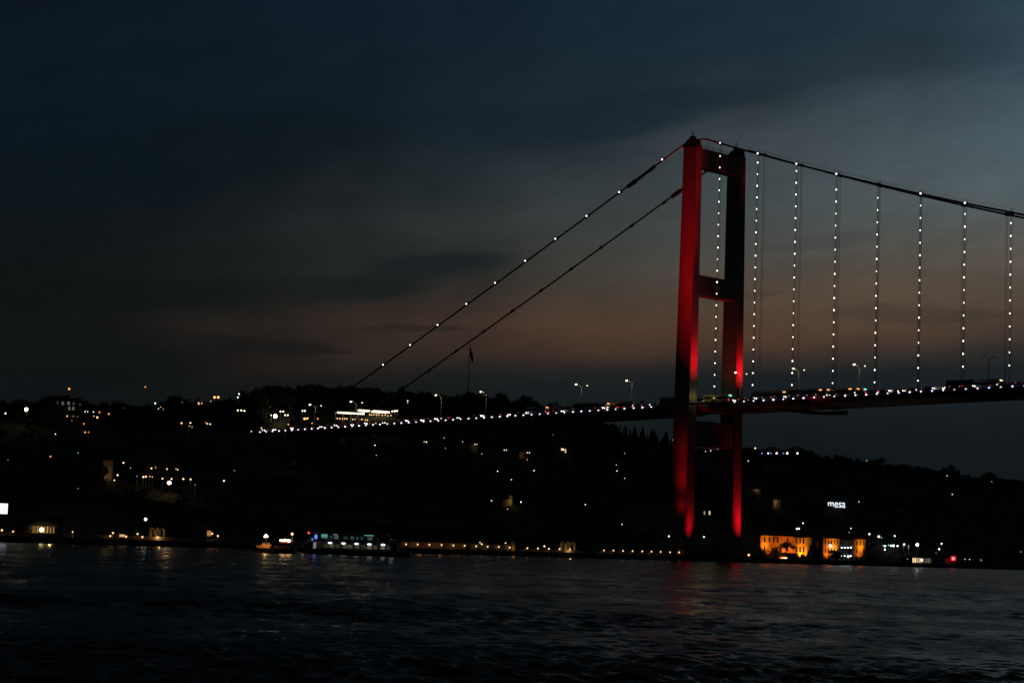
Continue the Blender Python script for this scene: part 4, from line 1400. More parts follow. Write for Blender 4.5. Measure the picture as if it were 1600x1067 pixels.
# flagpole on the ridge
q = at_s(731.5, 612, -RW + 6)
zg = hill(q[1], RW - 6)
top = at_s(733, 538.5, -RW + 6)
fp = thing('flagpole', 'very tall flagpole with a drooping dark red flag on the ridge', 'flagpole', l2w(q[0], q[1], zg))
Hh = top[2] - zg
MB().tube([(0, 0, 0), (0, 0, Hh)], [.34, .16], 8).build('pole', POLE, fp)
MB().ball((0, 0, Hh + .2), .3).build('finial', POLE, fp, True)
mb = MB()
cols, rows_ = 8, 10
vs = []
for j in range(rows_ + 1):
    for i in range(cols + 1):
        u, v = i / cols, j / rows_
        x = .2 + u * (1.7 + .3 * math.sin(v * 5)) + .1 * math.sin(v * 9) * u
        y = .5 * math.sin(u * 9 + v * 2) * u
        z = Hh - .6 - v * (5.6 - 1.2 * u) - 5.2 * u - 1.6 * u * math.sin(v * 3)
        vs.append((x, y, z))
fs = [(j * (cols + 1) + i, j * (cols + 1) + i + 1, (j + 1) * (cols + 1) + i + 1, (j + 1) * (cols + 1) + i) for j in range(rows_) for i in range(cols)]
mb.add(vs, fs)
f = mb.build('flag', FLAGM, fp, True)
sm = f.modifiers.new('thickness', 'SOLIDIFY')
sm.thickness = .08

# ------------------------------------------------------------------ the lit palace
OR = (1, .21, .006)


def palace_wing(name, label, s, x0, x1, ytop, ybot, cols_, rows_, ww, wh, wallm=OCHRE, depth=14, ztop=None, parts=None, zb=1.3):
    a = at_s(x0, ytop, s)
    b = at_s(x1, ytop, s)
    zt = (a[2] + at_s(x1, ytop + (x1 - x0) * .034, s)[2]) / 2 if ztop is None else ztop
    o = thing(name, label, 'palace', l2w(s, a[1], zb), -PH)
    W = b[1] - a[1]
    Hh = zt - zb
    MB().box(-depth, 0, 0, W, -.5, Hh).build('wall', wallm, o)
    e = .7
    MB().add([(-depth - e, -e, Hh), (e, -e, Hh), (e, W + e, Hh), (-depth - e, W + e, Hh), (-depth / 2, min(W / 2 - .2, depth / 2), Hh + 2.4), (-depth / 2, max(W / 2 + .2, W - depth / 2), Hh + 2.4)],
             [(3, 2, 1, 0), (0, 1, 4), (1, 2, 5, 4), (2, 3, 5), (3, 0, 4, 5)]).build('roof', ROOF, o)
    MB().box(.0, .35, -.1, W + .1, Hh - .35, Hh - .004).build('cornice', wallm, o)
    for cx in cols_:
        for ry in rows_:
            k = at_s(cx, ry + (cx - x0) * .034, s)
            y, z = k[1] - a[1], k[2] - zb
            f = MB().box(.002, .12, y - ww / 2 - .14, y + ww / 2 + .14, z - wh / 2 - .22, z - wh / 2).box(.002, .1, y - ww / 2 - .1, y + ww / 2 + .1, z + wh / 2, z + wh / 2 + .15).build('window', OCHRE, o)
            MB().box(.003, .03, y - ww / 2, y + ww / 2, z - wh / 2, z + wh / 2).build('pane', DGLASS, f)
    return o, a[1], W, Hh


SP = -3.0
# left building
o, ta, W, Hh = palace_wing('palace', 'long two-storey stucco palace glowing orange behind a dark pine, left of two', SP, 1188.5, 1270, 836.3, 868, [1194.8, 1202, 1209, 1215, 1230.2], [842.6], 1.0, 2.0)
for cx in (1230.4, 1194.5):
    k = at_s(cx, 857, SP)
    f = MB().box(.002, .1, k[1] - ta - .7, k[1] - ta + .7, k[2] - 1.3 + 1.1, k[2] - 1.3 + 1.3).build('window', OCHRE, o)
    MB().box(.003, .03, k[1] - ta - .55, k[1] - ta + .55, k[2] - 1.3 - 1.1, k[2] - 1.3 + 1.1).build('pane', DGLASS, f)
for cx in (1206.5, 1212.8, 1219):
    k = at_s(cx, 857, SP)
    y, z = k[1] - ta, k[2] - 1.3
    arc = [(.15, y - .9, z - 1.6), (.15, y - .9, z + .3)] + [(.15, y - .9 * math.cos(a_), z + .3 + 1.1 * math.sin(a_)) for a_ in [i * math.pi / 8 for i in range(1, 8)]] + [(.15, y + .9, z + .3), (.15, y + .9, z - 1.6)]
    f = MB().tube(arc, .14, 5).build('arched_window', OCHRE, o)
    MB().box(.003, .05, y - .75, y + .75, z - 1.6, z + .5).build('pane', DGLASS, f)
# projecting bay of the left building
ka, kb = at_s(1241.5, 840, SP + .9), at_s(1260.5, 840, SP + .9)
bay = MB().box(0, .9, ka[1] - ta, kb[1] - ta, -.5, Hh - .36)
bay.build('bay', OCHRE, o)
for cx in (1244.8, 1250.2, 1255.6):
    for cy in (844.6, 857.6):
        k = at_s(cx, cy + (cx - 1244) * .03, SP + .9)
        y, z = k[1] - ta, k[2] - 1.3
        f = MB().box(.902, 1.0, y - .55, y + .55, z - 1.25, z - 1.05).build('window', OCHRE, o)
        MB().box(.903, .94, y - .45, y + .45, z - 1.05, z + 1.05).build('pane', DGLASS, f)
k = at_s(1265.8, 845.5, SP)
MB().box(.003, .06, k[1] - ta - .4, k[1] - ta + .4, k[2] - 1.3 - .9, k[2] - 1.3 + .9).build('shutter', glow('M', .12), o)  # dim light on this panel is put into its material as emission
T = lambda x, y=860, s=SP: at_s(x, y, s)[1]


def up(x, s, z, tz, pw, cone=70, c=OR, tx=None, size=.2):
    light('palace_uplight', 'SPOT', l2w(s, T(x), z), l2w(SP, T(tx if tx else x), tz), pw * 3.1, c, size, cone, .9)


Z0 = 1.9
up(1194, SP + 3.2, 4.0, 9, 900, 90, (1, .26, .01))
up(1204, SP + 4, 2.5, 8, 420, 110)
up(1222, SP + 5, 2.5, 8, 700, 120)
up(1234, SP + 5, 2.5, 7.5, 500, 110)
up(1247.5, SP + 3.0, Z0, 6.5, 1100, 75, (1, .33, .012))
up(1257, SP + 2.6, Z0, 6, 700, 75, (1, .33, .012))
up(1252, SP + 5, Z0, 8, 900, 70)
# pine before the left building
zr = l2w(2.2, T(1212), 1.3)
pn = tree('umbrella_pine', zr, 8.2, .98, PPINE, 'dark umbrella pine silhouetted against the orange left palace')
tree('broadleaf_tree', l2w(2.5, T(1191), 1.3), 5.2, .9, PROTO[2], 'leafy bush at the left corner of the orange palace')
tree('broadleaf_tree', l2w(2.8, T(1237), 1.3), 2.8, 1.1, PROTO[0], 'low dark bush at the foot of the orange palace bay, left')
tree('broadleaf_tree', l2w(2.8, T(1256), 1.3), 2.0, 1.4, PROTO[3], 'low dark hedge bush before the bright palace bay')
# terrace wall hiding the palace foot
wa, wb = T(1186), T(1219)
mb = MB().box(-.3, .3, 0, wb - wa, 1.2, 4.1).box(-.4, .4, -.1, wb - wa + .1, 4.1, 4.3)
ow_ = mb.build('terrace_wall', STONE)
ow_.location = l2w(4.6, wa, 0)
ow_.rotation_euler.z = -PH
tag(ow_, 'dark terrace wall hiding the foot of the left palace', 'wall')
# red and amber lit sign board on the quay
a, b = at_s(1218.5, 870, 5.6), at_s(1229.5, 870, 5.6)
sg = thing('light_board', 'thin glowing red and amber strip of lights on the quay below the palace', 'sign', l2w(5.6, a[1], 1.7), -PH)
Ln = b[1] - a[1]
MB().box(-.15, -.02, -.1, Ln + .1, .1, .9).build('board', STEELD, sg)
for i, c in enumerate(['R', 'O', 'M', 'O', 'M', 'W', 'M']):
    MB().ball((.05, Ln * (i + .5) / 7, .5), .32, 8, 6, .8).build('bulb', glow(c, 2.4), sg, True)

# right building: two ochre blocks with a dark colonnaded centre
o2, tb_, W2, H2 = palace_wing('colonnaded_palace', 'three-storey orange palace with white lit columns at its centre, right of two', SP, 1286.5, 1311.5, 840.6, 878,
                              [1289.6, 1294.4, 1299.3, 1303.7, 1307.9], [846, 859.3, 872.5], .75, 1.75)
k2 = at_s(1336, 842.3, SP)
k3 = at_s(1352.5, 842.8, SP)
yb0, yb1 = k2[1] - tb_, k3[1] - tb_
MB().box(-14, 0, yb0, yb1, -.5, H2).build('wall', OCHRE, o2)
MB().box(-14, -1.6, W2, yb0, -.5, H2).build('wall', PLAST2, o2)
MB().box(-14.4, .5, W2 + .02, yb1 + .7, H2 + .003, H2 + .5).build('roof', ROOF, o2)
MB().box(-1.6, .3, W2, yb0, H2 - .5, H2 - .1).build('entablature', WHITEP, o2)
for cx in (1339, 1344.3, 1349.4):
    for ry in (848, 860.8, 873):
        k = at_s(cx, ry, SP)
        y, z = k[1] - tb_, k[2] - 1.3
        f = MB().box(.002, .12, y - .5, y + .5, z - 1.05, z - .88).build('window', OCHRE, o2)
        MB().box(.003, .03, y - .38, y + .38, z - .88, z + .88).build('pane', DGLASS, f)
ccol = [1315.6, 1320.4, 1325.1, 1330]
for cx in ccol:
    y = at_s(cx, 860, SP)[1] - tb_
    levels = [(at_s(cx, v, SP)[2] - 1.3) for v in (878.8, 869.2, 856.2, 843)]
    for j in range(3):
        z0, z1 = levels[j], levels[j + 1]
        MB().tube([(-.6, y, z0 + .05), (-.6, y, z1 - .15)], [.26, .21], 10).box(-.95, -.25, y - .35, y + .35, z1 - .15, z1).build('column', WHITEP, o2, False)
        if not (cx == 1325.1 and j == 1):
            MB().ball((-.1, y - .1, z0 + .22), .15 if j < 2 else .19, 8, 6).build('column_light', glow('C', 18), o2, True)
for j in (1, 2):
    z = at_s(1323, (869.2, 856.2)[j - 1], SP)[2] - 1.3
    MB().box(-1.6, -.1, W2 + .01, yb0 - .01, z - .12, z + .03).build('balcony', PLAST2, o2)
for x, s_ in ((1325.3, 4.2), (1324.9, 4.4)):
    y_ = 868.9 if s_ == 4.2 else 878
    w = l2w(*at_s(x, y_, SP + 2.5))
    lamp(x, y_, s_, 'W', 4, 'round white garden lamp before the palace columns, %s' % ('upper of two' if s_ == 4.2 else 'lower of two'), None, max(.4, w.z - 1.3), 'garden_lamp', 'lamp', fixed=w)
# balcony awning on the left block, its brightness put in as emission
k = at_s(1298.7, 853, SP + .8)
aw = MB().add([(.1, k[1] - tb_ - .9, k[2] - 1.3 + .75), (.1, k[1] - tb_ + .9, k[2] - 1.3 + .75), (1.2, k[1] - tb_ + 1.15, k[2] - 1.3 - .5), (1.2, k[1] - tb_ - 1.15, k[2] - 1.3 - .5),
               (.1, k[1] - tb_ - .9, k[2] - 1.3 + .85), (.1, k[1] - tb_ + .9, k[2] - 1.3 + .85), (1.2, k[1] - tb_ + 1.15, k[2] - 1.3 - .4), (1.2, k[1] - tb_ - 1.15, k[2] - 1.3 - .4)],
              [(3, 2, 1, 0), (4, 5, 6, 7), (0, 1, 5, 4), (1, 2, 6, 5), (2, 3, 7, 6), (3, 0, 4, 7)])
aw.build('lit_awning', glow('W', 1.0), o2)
up(1292, SP + 3.5, Z0, 6, 650, 85)
up(1298, SP + 3.0, 4.2, 8, 420, 80, (1, .33, .012))
up(1304.5, SP + 2.6, 3.8, 7.5, 620, 70, (1, .33, .012))
up(1300, SP + 6, Z0, 9, 600, 70)
up(1344.5, SP + 2.8, 3.6, 8.5, 950, 62, (1, .33, .012))
up(1342, SP + 5, Z0, 8, 620, 80)
# dark linking block between the two palaces
lk = house('unlit link building between the two orange palaces', 1278, 858, 8, 10, 8.4, [], s=SP - 1.5, cat='building', wallm=PLAST2, base_z=1.3, name='link_building')
tree('broadleaf_tree', l2w(3.2, T(1290), 1.3), 4.2, 1.2, PROTO[4], 'dark bush covering the lower left corner of the columned palace')
tree('broadleaf_tree', l2w(3.0, T(1281), 1.3), 5.0, 1.1, PROTO[1], 'dark tree in the gap between the two palaces')

# ------------------------------------------------------------------ roof sign: mesa
def text_mesh(txt, size, name, m, extr=.08, offset=0.0):
    cu = bpy.data.curves.new(name, 'FONT')
    cu.body = txt
    cu.size = size
    cu.extrude = extr
    cu.offset = offset
    cu.align_x = 'LEFT'
    t_ = bpy.data.objects.new(name, cu)
    C.objects.link(t_)
    dg = bpy.context.evaluated_depsgraph_get()
    me = bpy.data.meshes.new_from_object(t_.evaluated_get(dg))
    bpy.data.objects.remove(t_)
    bpy.data.curves.remove(cu)
    me.name = name
    me.materials.clear()
    me.materials.append(m)
    return me


p, zg = ground_hit(1306.5, 789, 11)
ql = w2l(p)
hb = house('dark office building carrying the white lit roof sign', 1306.5, 789, 22, 12, p.z - zg - 1.2, [], 11, cat='building', roof='flat', name='office_building', s=ql[0] - 1)
sgn = thing('roof_sign', 'white illuminated letters reading mesa above the palace', 'sign', (p.x, p.y, p.z - 1.3))
me = text_mesh('mesa', 4.0, 'letters', glow('C', 1.15), .12, .012)
bb = [v.co.x for v in me.vertices]
bz = [v.co.y for v in me.vertices]
wpx = 27.0 * p.y / F
sx = wpx / (max(bb) - min(bb))
hz = 8.2 * p.y / F / (max(bz) - min(bz))
lt = link('letters', me, sgn, (-wpx / 2, 0, .25), (sx, hz, 1))
lt.rotation_euler = (math.pi / 2, 0, 0)
mb = MB().box(-wpx / 2 - .3, wpx / 2 + .3, .3, .45, 0.0, .25)
for i in range(6):
    x = -wpx / 2 + .4 + i * (wpx - .8) / 5
    mb.box(x - .08, x + .08, .3, .42, -1.2, 2.4)
mb.build('sign_frame', STEELD, sgn)

# ------------------------------------------------------------------ right of the palace
rl = [(1358.4, 834, 3.2, 'C', 'white lamp on a pole at the right corner of the columned palace', 5), (1373.2, 838, 4, 'W', 'white lamp with a lit post right of the palace', 5), (1377.2, 839.8, 2.6, 'N', 'dim green lamp touching the one with the lit post', 4), (1398, 837, 2.6, 'C', 'lone small lamp high to the right of the palace', 4),
      (1380.3, 851.8, 2.2, 'C', 'dim lamp starting the cluster right of the palace', 3), (1383.2, 852.8, 3, 'C', 'second lamp of the cluster right of the palace', 3), (1382.6, 858, 2.8, 'C', 'lamp hanging lowest below the white cluster right of the palace', 3), (1388.3, 851.3, 2.4, 'G', 'greenish lamp in the cluster right of the palace', 3), (1392, 852.2, 3.2, 'C', 'lamp beside the brightest one of the cluster', 3), (1396, 852.2, 4.4, 'C', 'brightest lamp of the cluster right of the palace', 3), (1402.4, 852.5, 3, 'C', 'rightmost lamp of the cluster right of the palace', 3),
      (1412.8, 850.4, 3.8, 'W', 'white lamp above the lit treetop', 3.5), (1411, 855.3, 2.4, 'N', 'green-white lamp inside the lit treetop', 3), (1419.6, 852.3, 1.8, 'W', 'tiny upper lamp right of the lit treetop', 3), (1419.6, 855.5, 1.6, 'Y', 'tiny lower lamp right of the lit treetop', 3), (1471.2, 849, 3.6, 'W', 'white lamp above a dimmer one, left of the red flag sign', 4), (1467.6, 857.5, 2.8, 'C', 'small lamp lower left of the pair near the red flag sign', 3), (1462.7, 863.2, 1.4, 'C', 'faint lamp left of the red flag sign', 3), (1418, 873, 2, 'Y', 'faint lamp low on the quay left of the lit pavilion', 1.5), (1508, 873.3, 2, 'W', 'pale dot in the red glow right of the flag sign', 1.5), (1514.8, 873.6, 1.9, 'W', 'second pale dot right of the flag sign', 1.5), (1533.5, 875, 2.2, 'Y', 'faint yellowish dot far right on the quay', 1.5), (1595, 861.7, 2, 'C', 'faint light at the right edge of the photo above the water', 3), (1440.3, 874.6, 4.2, 'W', 'bright round lamp at the right end of the lit pavilion', 2)]
for x, y, s_, c, lb, ph in rl:
    st = 5 if s_ > 2.5 else 1.2
    if x in (1418, 1533.5, 1462.7, 1595, 1377.2):
        st = .5
    if y > 865:
        w = l2w(*at_s(x, y, 3.5))
        lamp(x, y, s_, c, st, lb, None, max(.5, w.z - 1.35), fixed=w)
    else:
        lamp(x, y, s_, c, st, lb, None, ph)
lamp(1433.2, 850.6, 5.6, 'C', 14, 'largest bluish white lamp on a tall post right of the palace', None, 7)
p, zg = ground_hit(1411.5, 858, 3)
tree('broadleaf_tree', (p.x, p.y + 1.5, zg), 5.5, .9, PROTO[0], 'tree lit yellow-green from inside, right of the palace')
p, zg = ground_hit(1471, 856, 3)
tree('broadleaf_tree', (p.x, p.y + 2, zg), 5.5, .8, PROTO[3], 'dim lit tree under the lamp pair near the red flag sign')
# lit pavilion
a, b = at_s(1425.5, 873, 0), at_s(1456, 873, 0)
pv = thing('waterfront_pavilion', 'low waterfront pavilion with cream lit windows right of the palace', 'pavilion', l2w(0, a[1], 1.35), -PH)
W = b[1] - a[1]
k = (at_s(1426, 870.3, 0)[2] - 1.35)
MB().box(-6, 0, 0, W, -.3, k).build('wall', PLAST2, pv)
MB().box(-6.4, .9, -.4, W + .4, k, k + .3).build('roof', STEELD, pv)
for i in range(10):
    y0, y1 = W * (i + .12) / 10, W * (i + .88) / 10
    c, st = [('Y', .9), ('Y', .85), ('M', .6), ('M', .65), ('Y', .5), ('C', .12), ('C', .06), ('Y', .10), ('Y', .14), ('Y', .03)][i]
    MB().box(.003, .06, y0, y1, .55, k - .25).build('window', glow(c, st), pv)
# red flag sign: white crescent and star on red
a, b = at_s(1486.5, 868.3, 2.5), at_s(1493.6, 876, 2.5)
hw, hh = (b[1] - a[1]), (a[2] - b[2])
fs_ = thing('flag_sign', 'small square glowing red sign with white crescent and star on the right quay', 'sign', l2w(2.5, a[1], 1.35), -PH)
MB().box(-.3, 0, 0, hw, b[2] - 1.35, a[2] - 1.35).build('sign_panel', mat('red sign glass', (.5, .02, .03), .4, emit=(1, .012, .03), estr=.8), fs_)
MB().tube([(-.15, hw / 2, 0), (-.15, hw / 2, b[2] - 1.35)], .1, 6).build('post', POLE, fs_)
cz, cy = (a[2] + b[2]) / 2 - 1.35, hw * .38
R1, R2 = hh * .30, hh * .235
vs = []
n_ = 20
for i in range(n_ + 1):
    an = math.radians(38 + (360 - 76) * i / n_)
    vs.append((cy + R1 * math.cos(an), cz + R1 * math.sin(an)))
inn = []
for i in range(n_ + 1):
    an = math.radians(322 - (322 - 38) * i / n_)
    inn.append((cy + R1 * .26 + R2 * math.cos(an), cz + R2 * math.sin(an)))
inn = inn[::-1]
m_ = MB()
for i in range(n_):
    p4 = [vs[i], vs[i + 1], inn[i + 1], inn[i]]
    m_.add([(.01, y, z) for y, z in p4] + [(.06, y, z) for y, z in p4], [(3, 2, 1, 0), (4, 5, 6, 7), (0, 1, 5, 4), (2, 3, 7, 6)])
m_.build('crescent', glow('W', 1.6), fs_)
st_ = [(hw * .70 + hh * (.14 if i % 2 == 0 else .06) * math.cos(math.pi + i * math.pi / 5), cz + hh * (.14 if i % 2 == 0 else .06) * math.sin(math.pi + i * math.pi / 5)) for i in range(10)]
MB().loft([[(.01, y, z) for y, z in st_], [(.06, y, z) for y, z in st_]]).build('star', glow('W', 1.6), fs_)
light('sign_glow', 'POINT', l2w(3.2, a[1] + hw + 4, 2.6), None, 10, (1, .05, .05), .2)
house('pale boathouse left of the red flag sign', 1481, 872, 6, 7, 2.9, [], s=0.5, base_z=1.3, wallm=WHITEP, extra=False, roof='flat', name='boathouse', cat='boathouse')
lb_ = house('long low dark boat shed right of the red flag sign', 1521, 874, 34, 9, 2.7, [(1531, 874.5, .7, 1.1, 'Y', .10), (1533.5, 874.8, .6, 1.2, 'W', .12)], s=0.5, base_z=1.3, extra=False, name='boat_shed', cat='shed')

# ------------------------------------------------------------------ left shore: lit screen, arcade, pavilion
a, b = at_s(-14, 786, 0), at_s(11.5, 803, 0)
bd = thing('lit_billboard', 'white glowing billboard cut by the left edge of the photo', 'billboard', l2w(0, a[1], 1.35), -PH)
wd = b[1] - a[1]
zt, zb_ = at_s(5, 786.3, 0)[2] - 1.35, at_s(5, 802.5, 0)[2] - 1.35
MB().box(-.3, 0, 0, wd, zb_, zt).build('screen', mat('white screen', (.7, .7, .7), .4, emit=(.86, .90, 1), estr=1.5), bd)
mb = MB()
for i in range(7):
    y = wd * (.1 + .12 * i)
    mb.box(.004, .03, y, y + wd * (.05 if i % 2 else .08), zt - (zt - zb_) * .22, zt - (zt - zb_) * .17)
mb.box(.004, .03, wd * .74, wd * .78, zb_ + (zt - zb_) * .22, zb_ + (zt - zb_) * .46)
mb.box(.004, .03, wd * .5, wd * .52, zb_ + (zt - zb_) * .35, zb_ + (zt - zb_) * .6)
mb.build('faint_marks', mat('grey screen print', (.3, .3, .32), .5, emit=(.5, .52, .6), estr=.6), bd)
mb = MB()
for y in (wd * .2, wd * .8):
    mb.box(-.25, -.05, y - .12, y + .12, 0, zb_)
mb.build('post', STEELD, bd)


def arcade(x0, x1, ytop, ybot, n, s, label, pw, c=(1, .62, .2), zbase=1.5, lampx=.5):
    a, b = at_s(x0, ytop, s), at_s(x1, ytop, s)
    zt = a[2] - zbase
    pw *= 1.2
    Wd = b[1] - a[1]
    o = thing('stone_arcade', label, 'arcade', l2w(s, a[1], zbase), -PH)
    cw = Wd / n
    pr = cw * .13
    for i in range(n):
        y0, y1 = i * cw + pr, (i + 1) * cw - pr
        r = (y1 - y0) / 2
        hc = zt - r - .45
        arc = [(y0, 0)] + [((y0 + y1) / 2 - r * math.cos(q_), hc + r * 1.05 * math.sin(q_)) for q_ in [k_ * math.pi / 10 for k_ in range(11)]] + [(y1, 0)]
        m_ = MB()
        out = [(i * cw, 0)] + [((y0 + y1) / 2 - (cw / 2) * math.cos(q_), hc + (r + .45) * math.sin(q_)) for q_ in [k_ * math.pi / 10 for k_ in range(11)]] + [((i + 1) * cw, 0)]
        for k_ in range(len(arc) - 1):
            p4 = [arc[k_], arc[k_ + 1], out[k_ + 1], out[k_]]
            m_.add([(-.9, y, z) for y, z in p4] + [(0, y, z) for y, z in p4], [(0, 1, 2, 3), (7, 6, 5, 4), (0, 4, 5, 1), (3, 2, 6, 7)])
        m_.build('arch', STONE, o)
    MB().box(-3.4, -3.0, cw, Wd, 0, zt - .7).build('back_wall', STONE, o)
    light('arcade_light', 'POINT', l2w(s + 2.4, a[1] + Wd * .35, zbase + 1.0), None, pw, c, .15)
    light('arcade_light', 'POINT', l2w(s - 1.6, a[1] + Wd * .7, zbase + .8), None, pw * .6, c, .15)
    return o


arcade(233.5, 259, 823.5, 842, 3, 0, 'three round stone arches lit golden on the left shore', 75)
arcade(875, 900, 845, 860, 3, 0, 'three round stone arches lit golden between the ferry and the tower', 80)
# floodlit pavilion far left
a, b = at_s(58, 816, -2), at_s(88, 816, -2)
pv = thing('shore_pavilion', 'small gold-lit columned pavilion with a bright lamp on the far left shore', 'pavilion', l2w(-2, a[1], 1.4), -PH)
W = b[1] - a[1]
k = a[2] - 1.4
MB().box(-4, -3.6, 0, W, -.3, k - 1).build('back_wall', OCHRE, pv)
MB().add([(-4.4, -.5, k - 1), (.5, -.5, k - 1), (.5, W + .5, k - 1), (-4.4, W + .5, k - 1), (-2, W * .25, k + .3), (-2, W * .75, k + .3)], [(3, 2, 1, 0), (0, 1, 4), (1, 2, 5, 4), (2, 3, 5), (3, 0, 4, 5)]).build('roof', OCHRE, pv)
for i in range(6):
    MB().tube([(0, W * (i + .3) / 6, -.1), (0, W * (i + .3) / 6, k - 1.004)], .22, 8).build('column', OCHRE, pv)
light('pavilion_light', 'POINT', l2w(1.2, a[1] + W * .35, 1.4 + k * .45), None, 260, (1, .68, .25), .2)
w = l2w(*at_s(65, 827.3, .5))
lamp(65, 827.3, 8.5, 'Y', 9, 'very large glowing lamp in front of the gold-lit pavilion', None, max(.5, w.z - 1.4), 'wall_lamp', 'lamp', fixed=w)
tree('broadleaf_tree', l2w(-1.5, at_s(42, 835, -1.5)[1], 1.3), 3.8, .7, PROTO[2], 'small tree with a gold-lit trunk left of the pavilion')
light('garden_light', 'POINT', l2w(0.3, at_s(41.5, 835, 0)[1], 2.0), None, 30, (1, .68, .25), .1)
w = l2w(*at_s(190.5, 839.4, 3))
kb_ = thing('kiosk', 'tiny orange-lit kiosk beside a quay lamp on the left shore', 'kiosk', (w.x, w.y, 1.5), -PH)
MB().box(-1, 0, -1, 1, 0, 2.1).build('wall', PLAST, kb_)
MB().box(-1.2, .3, -1.2, 1.2, 2.1, 2.3).build('roof', ROOF, kb_)
MB().box(.003, .05, -.9, .9, .9, 1.6).build('window', glow('M', .7), kb_)
w = l2w(*at_s(1062.5, 862.5, 2.2))
gt = thing('gate_pillar', 'small orange-lit gate pillar at the end of the lamp row by the tower foot', 'pillar', (w.x + .5, w.y + 1.0, 1.4), -PH)
MB().box(-.6, .6, -1.1, 1.1, 0, 2.6).build('pillar', STONE, gt)
MB().box(-.8, .8, -1.3, 1.3, 2.6, 2.8).build('cap', STONE, gt)
w = l2w(*at_s(801.5, 853, 2.0))
gt = thing('gate_pillar', 'tall orange-lit gate pillar at the right end of the glowing garden wall', 'pillar', (w.x, w.y, 1.4), -PH)
MB().box(-.5, .5, -.7, .7, 0, 3.6).build('pillar', STONE, gt)
MB().box(-.7, .7, -.9, .9, 3.6, 3.8).build('cap', STONE, gt)
light('wall_glow', 'POINT', l2w(3.2, T(799, 853, 2), 2.6), None, 25, (1, .4, .08), .15)
for x in (650, 680, 710):
    light('wall_glow', 'POINT', l2w(4.2, T(x, 852, 2), 2.6), None, 30, (1, .33, .06), .15)


# ------------------------------------------------------------------ tour ferry
pw_ = at_z(560, 867.5, 0)
D_ = pw_.y
m2 = D_ / F
FE = thing('ferry', 'two-deck passenger ferry with white deck lamps and a blue light at one end', 'ferry', (pw_.x, pw_.y, 0), -.10)
X = lambda px_: (px_ - 560) * m2
Zf = lambda px_, py_: (Vector(O + ray(px_, py_) * (D_ / ray(px_, py_).y))).z
xl, xr = X(466), X(642)
hull = []
for x, hw_, zk, zs in ((xl - 1.5, .15, .9, 1.9), (xl + 1.5, 1.4, .1, 1.7), (xl + 5, 2.6, -.5, 1.45), (0, 3.0, -.6, 1.3), (xr - 4, 2.8, -.5, 1.3), (xr, 2.3, .1, 1.45)):
    hull.append([(x, -hw_ * .55, zk), (x, hw_ * .55, zk), (x, hw_, zs), (x, -hw_, zs)])
MB().loft(hull).build('hull', HULLM, FE)
MB().box(X(490), X(622), -2.3, 2.3, 1.3, 3.1).build('cabin', HULLM, FE)
MB().box(X(482), X(628), -2.9, 2.9, 3.1, 3.28).build('upper_deck', WHITEP, FE)
MB().box(X(484), X(606), -2.5, 2.5, 5.25, 5.4).build('roof', WHITEP, FE)
mb = MB()
for i in range(13):
    x = X(486) + i * (X(604) - X(486)) / 12
    for y in (-2.4, 2.4):
        mb.tube([(x, y, 3.28), (x, y, 5.25)], .05, 4)
mb.build('roof_post', STEELD, FE)
mb = MB()
for i in range(24):
    x = X(483) + i * (X(627) - X(483)) / 23
    mb.tube([(x, -2.8, 3.28), (x, -2.8, 4.2)], .03, 4)
for z in (3.75, 4.2):
    mb.tube([(X(483), -2.8, z), (X(627), -2.8, z)], .03, 4)
mb.build('railing', STEELD, FE)
MB().box(X(508), X(590), -1.6, 1.6, 3.29, 4.9).build('saloon', HULLM, FE)
for px_, w_, c, st in ((507.5, 9, 'G', .07), (518, 5, 'G', .03), (526, 6, 'C', .10), (541, 7, 'G', .03), (551, 6, 'C', .05), (559, 4, 'G', .04), (566, 5, 'G', .03), (579, 8, 'C', .05)):
    MB().box(X(px_ - w_ / 2), X(px_ + w_ / 2), -1.66, -1.603, 3.95, 4.75).build('saloon_window', glow(c, st), FE)
MB().box(X(571), X(585), -2.55, -2.45, 5.05, 5.2).build('strip_lamp', glow('G', .5), FE)
MB().box(X(522), X(529), -2.55, -2.45, 5.0, 5.12).build('strip_lamp', glow('C', .35), FE)
MB().box(X(503), X(512), -2.3, -1.7, 4.3, 5.1).build('strip_lamp', glow('G', .28), FE)
for px_ in (517.5, 538.5, 559, 579.2, 600.5):
    MB().ball((X(px_), -2.62, 2.95), .55, 10, 6, .42).build('deck_lamp', glow('C', 2.2), FE, True)
for i, (px_, st) in enumerate(((511, .02), (520, .05), (529, .025), (541, .05), (549, .06), (560, .04), (570, .02), (579, .09), (588, .04), (600, .10), (609, .02))):
    MB().box(X(px_ - 3.4), X(px_ + 3.4), -2.36, -2.303, 1.75, 2.65).build('cabin_window', glow('Y', st), FE)
MB().box(X(491), X(495.5), -2.38, -2.303, 1.35, 2.95).build('cabin_door', mat('self-lit white door', (.7, .72, .7), .6, emit=(.8, .85, .8), estr=.16), FE)  # door's lit look is emission in its own material
MB().ball((X(495), -2.6, 4.35), .42, 8, 6, 1.5).build('blue_lamp', glow('B', .9), FE, True)
MB().ball((X(489.5), -2.6, 3.7), .38, 8, 6, .7).build('blue_lamp', glow('B', .5), FE, True)
mb = MB().tube([(X(480.5), 0, 3.28), (X(480.5), 0, 5.3)], .07, 5)
mb.build('mast', STEELD, FE)
MB().ball((X(480.5), -.1, 5.3), .27, 8, 6).build('red_lamp', glow('R', 3), FE, True)
light('blue_wash', 'POINT', Vector((pw_.x + X(493), pw_.y - 4.2, 3.8)), None, 18, (.08, .2, 1), .2)
for px_ in (612, 619, 626):
    MB().box(X(px_ - 2), X(px_ + 1.5), -2.4, -2.3, 4.25, 4.55).build('chair_back', WHITEP, FE)
light('stern_wash', 'POINT', Vector((pw_.x + X(612), pw_.y - 3.4, 5.3)), None, 22, (.75, .9, 1), .2)
